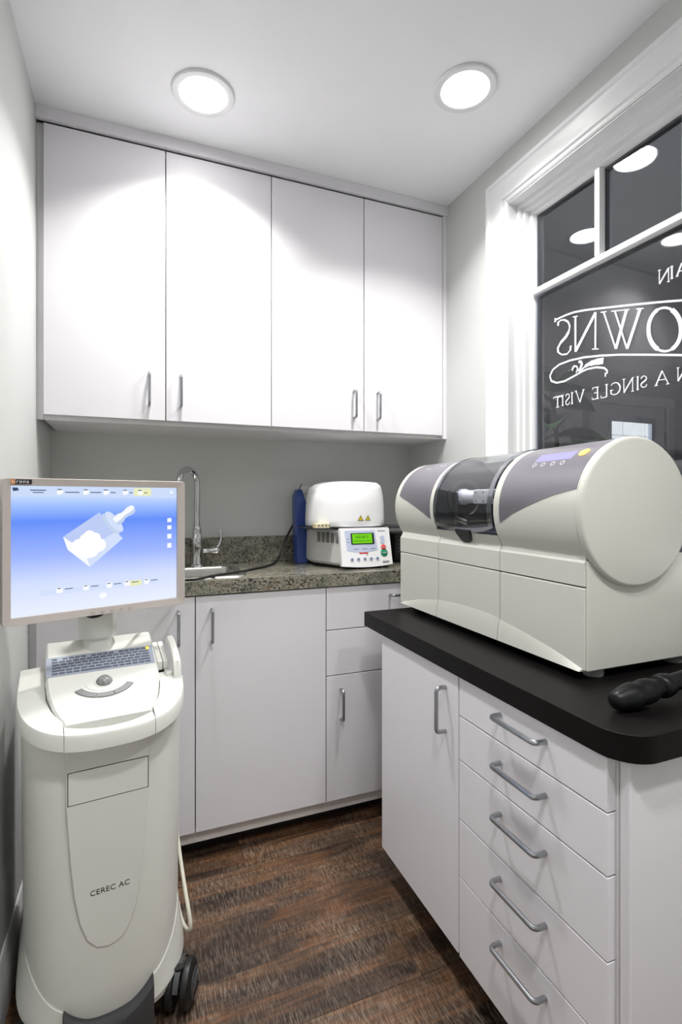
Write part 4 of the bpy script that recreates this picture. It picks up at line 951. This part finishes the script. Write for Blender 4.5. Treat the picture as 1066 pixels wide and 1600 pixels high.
S([(SW0, .121), (SW1, .118), (SW1, SHH), (SW0, SHH)], 'menu_bar', 'scr_bar', .0048)
S([(.075, .123), (.118, .123), (.118, .142), (.075, .142)], 'menu_highlight', 'scr_yellow', .0050)
def bar(u, v, w_, h_, m, d=.0052): S([(u, v), (u+w_, v), (u+w_, v+h_), (u, v+h_)], 'menu_mark', m, d)
for u in (-.097, -.042, .003, .048, .084): S([(u, .126), (u+.006, .1245), (u+.013, .128), (u+.013, .134), (u+.005, .138), (u, .133)], 'menu_icon', 'scr_white', .0052); bar(u+.001, .1355, .009, .0022, 'scr_ink', .0053)
for u, w_ in ((-.080, .030), (-.026, .024), (.019, .012), (.064, .008), (.100, .008)): bar(u, .1295, w_, .002, 'scr_ink')
S([(-.184, .140), (-.174, .140), (-.171, .134), (-.182, .132)], 'menu_icon', 'scr_ink', .0052); bar(-.150, .1335, .031, .0022, 'scr_ink'); bar(-.145, .1285, .021, .0018, 'scr_ink')
S([(.171+.004*math.cos(2*math.pi*k/12), .1325+.004*math.sin(2*math.pi*k/12)) for k in range(12)], 'menu_icon', 'scr_white', .0052)
# block, tooth and pin drawn on the screen
S([(-.0845, .028), (-.006, .083), (.048, .018), (-.027, -.046)], 'drawn_block', 'scr_face', .0050)
S([(-.0845, .028), (-.075, -.002), (-.027, -.046), (-.040, -.006)], 'drawn_block_side', 'scr_white', .0051)
S([(-.040, -.006), (-.027, -.046), (.048, .018), (.032, .035)], 'drawn_block_side', 'scr_pale', .0051)
for u, v, r_ in ((-.048, .004, .020), (-.034, .020, .016), (-.018, .022, .015), (-.010, .005, .019), (-.028, -.006, .021), (-.028, .030, .012), (-.030, .006, .024)):
    S([(u+a, v+b_*.9) for a, b_ in circ(r_, 20)], 'drawn_tooth', 'scr_tooth', .0053)
def rot(poly, ang, c):
    ca, sa = math.cos(R(ang)), math.sin(R(ang)); return [(c[0]+a*ca-b_*sa, c[1]+a*sa+b_*ca) for a, b_ in poly]
S(rot([(a*.36, b_*1.0) for a, b_ in circ(.031, 24)], 38, (.021, .055)), 'drawn_disc', 'scr_shade', .0052)
S(rot([(a*.36, b_*1.0) for a, b_ in circ(.031, 24)], 38, (.028, .0595)), 'drawn_disc', 'scr_pale', .0053)
pin = [(0, -.0125), (.016, -.0125), (.024, -.0085), (.034, -.0095), (.044, -.012), (.054, -.0095), (.058, 0), (.054, .0095), (.044, .012), (.034, .0095), (.024, .0085), (.016, .0125), (0, .0125)]
S(rot(pin, 37, (.030, .060)), 'drawn_pin', 'scr_shade', .0054); S(rot([(a, b_*.55+.003) for a, b_ in pin], 37, (.030, .060)), 'drawn_pin', 'scr_white', .0055)
# tool strip and side icons
S([(-.132, -.103), (.140, -.100), (.140, -.086), (-.132, -.090)], 'tool_strip', 'scr_pale', .0048)
for k, u in enumerate((-.098, -.042, .010, .052, .100)):
    S([(u, -.100), (u+.013, -.100), (u+.013, -.089), (u+.003, -.086), (u, -.090)], 'tool_icon', 'scr_white', .0051); bar(u+.002, -.0905, .007, .002, 'scr_ink', .0053); bar(u+.017, -.093, .017, .0018, 'scr_ink')
S([(.062, -.101), (.094, -.101), (.094, -.088), (.062, -.088)], 'tool_highlight', 'scr_yellow', .0049)
S([(.002+a, -.117+b_*.75) for a, b_ in circ(.009, 16)], 'tool_icon', 'scr_white', .0050)
for v, h_ in ((.055, .010), (.036, .010), (.012, .012), (-.012, .012)): S([(.160, v), (.171, v), (.171, v+h_), (.160, v+h_)], 'side_icon', 'scr_white', .0050)
for k, u in enumerate((-.022, -.001, .021, .042, .063)): S([(u+a*1.5, -.1525+b_) for a, b_ in circ(.0028, 12)], 'monitor_button', 'bezel', .0150, .0168)
# maker's badge
S([(-.188, .1475), (-.1485, .1475), (-.1485, .1575), (-.188, .1575)], 'badge', 'sticker', .0154, .0160)
S([(-.188, .1475), (-.1800, .1475), (-.1800, .1575), (-.188, .1575)], 'badge_square', 'sticker_orange', .0160, .0162)
put_text('lettering', 'sirona', .0112, 'print_white', mon, lambda u, v, d: (u-.1868, -.0164-d, v+.1497), 'LEFT', 1.18)
# camera holder at the right of the console
L(MB().prism([(-.030, .748), (.058, .778), (.058, .800), (-.030, .772)], lambda u, v, d: (d, u, v), .1225, .136), 'holder_block', 'ivory_light', smooth=0, bevel=.003)
L(MB().prism([(-.030, .748), (.058, .778), (.058, .800), (-.030, .772)], lambda u, v, d: (d, u, v), .137, .150), 'holder_block', 'ivory_light', smooth=0, bevel=.003)
L(MB().box(.124, -.030, .715, .150, .03, .748), 'holder_well', 'black_plastic', smooth=0)
L(MB().box(.138, -.062, .722, .154, -.034, .752), 'holder_step', 'ivory_light', smooth=0, bevel=.003)
L(MB().prism([(-.080, .715), (-.080, .748), (-.070, .780), (-.045, .797), (-.005, .812), (.030, .818), (.048, .810), (.048, .800), (.020, .802), (-.015, .795), (-.042, .780), (-.050, .765), (-.050, .715)], lambda u, v, d: (d, u, v), .1545, .1725), 'holder_arm', 'ivory_light', smooth=20, bevel=.004, seg=3)
L(MB().lathe([(.0105, 0), (.0095, -.03), (.007, -.046), (0, -.046)], (.166, .0, .676), 'z', 16), 'strain_relief', 'black_plastic')
L(MB().tube(smoothpath([(.166, .0, .635), (.170, .010, .58), (.174, .010, .52), (.175, .0, .45), (.175, .015, .37), (.179, .055, .28), (.184, .075, .19), (.186, .06, .115), (.186, .0, .088), (.187, -.065, .100), (.189, -.10, .125), (.188, -.095, .155), (.185, -.07, .19), (.182, -.02, .25), (.178, .06, .36), (.172, .13, .48), (.166, .16, .55)], 6), .0046, 10), 'camera_cable', 'cable_ivory')
# casters
def caster(x, y, ang, brake):
    c = MB().tube([(0, 0, .075), (0, 0, .10)], .012, 14)
    o = c.build('caster', 'black_plastic', None); o.parent = CT; o.location = (x, y, 0); o.rotation_euler = (0, 0, R(ang))
    for s in (-1, 1):
        MB().lathe([(.0, s*.008), (.044, s*.008), (.0475, s*.011), (.0485, s*.017), (.0475, s*.024), (.042, s*.029), (.034, s*.031), (0, s*.030)], (0, .012, .0485), 'x', 36).build('wheel', 'black_plastic', o, world=False, smooth=35)
        MB().lathe([(.0, s*.0), (.030, s*.0), (.031, s*.003), (.026, s*.005), (0, s*.006)], (s*.0302, .012, .0485), 'x', 28).build('hub_cap', 'charcoal', o, world=False, smooth=35)
    MB().lathe([(.050, -.0065), (.052, -.006), (.052, .006), (.050, .0065)], (0, .012, .0485), 'x', 24, 20, 160).build('fork_cover', 'charcoal', o, world=False)
    if brake:
        for k in range(4): MB().box(.0352, -.006+.0*k, .062-.006*k, .0368, .030, .0645-.006*k).build('brake_rib', 'steel', o, world=False, smooth=0)
        MB().lathe([(0, 0), (.020, 0), (.021, .002), (0, .003)], (.0352, .012, .034), 'x', 20, 180, 360).build('brake_pad', 'steel', o, world=False)
    return o
caster(.150, -.160, -28, True); caster(-.140, -.150, 20, False); caster(.135, .16, 10, False); caster(-.135, .16, -15, False)

# black power cable from the monitor over the worktop to the wall
PCB = [(.27, -.765, .93), (.285, -.74, .898), (.325, -.66, .900), (.37, -.58, .912), (.425, -.50, .925), (.475, -.462, .9215), (.545, -.395, .9215), (.640, -.325, .9195), (.700, -.270, .9195), (.785, -.185, .9195), (.835, -.110, .932), (.868, -.065, .975), (.895, -.040, 1.02), (.93, -.022, 1.07), (.975, -.018, 1.13), (.990, -.012, 1.158)]
pc = MB().tube(smoothpath(PCB, 7), .0043, 10).build('power_cable', 'cable_black', None)
tag(pc, 'black power cable running from the monitor across the granite worktop to the back wall', 'cable')

# ================================================================== PLANT IN THE HALL
PL = thing('potted_plant', 'dark green broad-leaved potted plant in the hall behind the window glass', 'plant', (2.45, -.02, 0))
MB().lathe([(0, 0), (.12, 0), (.13, .01), (.165, .30), (.175, .31), (.175, .34), (.155, .34), (.150, .30)], (2.45, -.02, 0), 'z', 32).build('pot', 'pot', PL)
MB().lathe([(0, .30), (.151, .295), (.151, .28)], (2.45, -.02, 0), 'z', 24).build('soil', 'soil', PL)
st1 = smoothpath([(2.45, -.02, .29), (2.43, -.03, .8), (2.40, -.05, 1.3), (2.34, -.08, 1.62), (2.30, -.10, 1.74)], 5)
st2 = smoothpath([(2.46, -.02, .29), (2.50, -.04, .8), (2.54, -.08, 1.2), (2.545, -.10, 1.50)], 5)
MB().tube(st1, .011, 8).build('stem', 'stem', PL); MB().tube(st2, .010, 8).build('stem', 'stem', PL)
def leaf(base_, d, Ln, Wd, droop, roll):
    Ln *= 1.2; Wd *= 1.45
    d = Vector(d).normalized(); s = d.cross(Vector((0, 0, 1))).normalized(); u_ = s.cross(d)
    s2 = s*math.cos(R(roll))+u_*math.sin(R(roll)); u2 = -s*math.sin(R(roll))+u_*math.cos(R(roll))
    mb = MB(); n = 9; top = []
    for k in range(n+1):
        t = k/n; w_ = Wd*(math.sin(math.pi*min(1, t**.8))**.75)*.5 if 0 < t < 1 else .001
        c = Vector(base_)+d*(Ln*t)-Vector((0, 0, 1))*droop*t*t
        top.append([c-s2*w_+u2*w_*.25, c-s2*w_*.5+u2*w_*.06, c-u2*.002, c+s2*w_*.5+u2*w_*.06, c+s2*w_+u2*w_*.25])
    rings = [[tuple(p) for p in r_]+[tuple(p-u2*.0012) for p in reversed(r_)] for r_ in top]
    mb.loft(rings).build('leaf', 'leaf', PL, smooth=60)
tip1 = Vector(st1[-1]); tip2 = Vector(st2[-1])
for b_, d, ln, wd, dr_, ro in ((tip1, (.5, -.3, .5), .22, .085, .06, 20), (tip1, (-.7, -.3, .35), .22, .09, .06, -10), (tip1, (.2, -.6, .0), .20, .09, .05, 10), (Vector(st1[-4]), (-.5, .5, .4), .24, .10, .1, 0), (Vector(st1[-4]), (.9, -.1, .05), .22, .09, .05, 25),
        (Vector(st1[-6]), (.5, .5, .1), .22, .10, .08, 0), (Vector(st1[-7]), (-.6, -.6, .1), .22, .10, .08, -20), (Vector(st1[-8]), (.8, -.5, .1), .24, .10, .10, 15), (Vector(st1[-6]), (-.9, .1, .2), .2, .09, .04, 10),
        (tip2, (.9, -.2, .05), .25, .12, .07, -18), (tip2, (-.6, -.4, .0), .22, .085, .09, 15), (tip2, (.1, -.7, -.5), .20, .10, .04, 0), (tip2, (.6, .6, .2), .22, .1, .08, 10), (tip2, (-.4, .6, .25), .22, .09, .08, 0), (Vector(st2[-4]), (.8, -.6, -.1), .22, .1, .06, 0), (Vector(st2[-5]), (-.7, -.3, 0), .2, .09, .06, 0)):
    leaf(b_, d, ln, wd, dr_, ro)
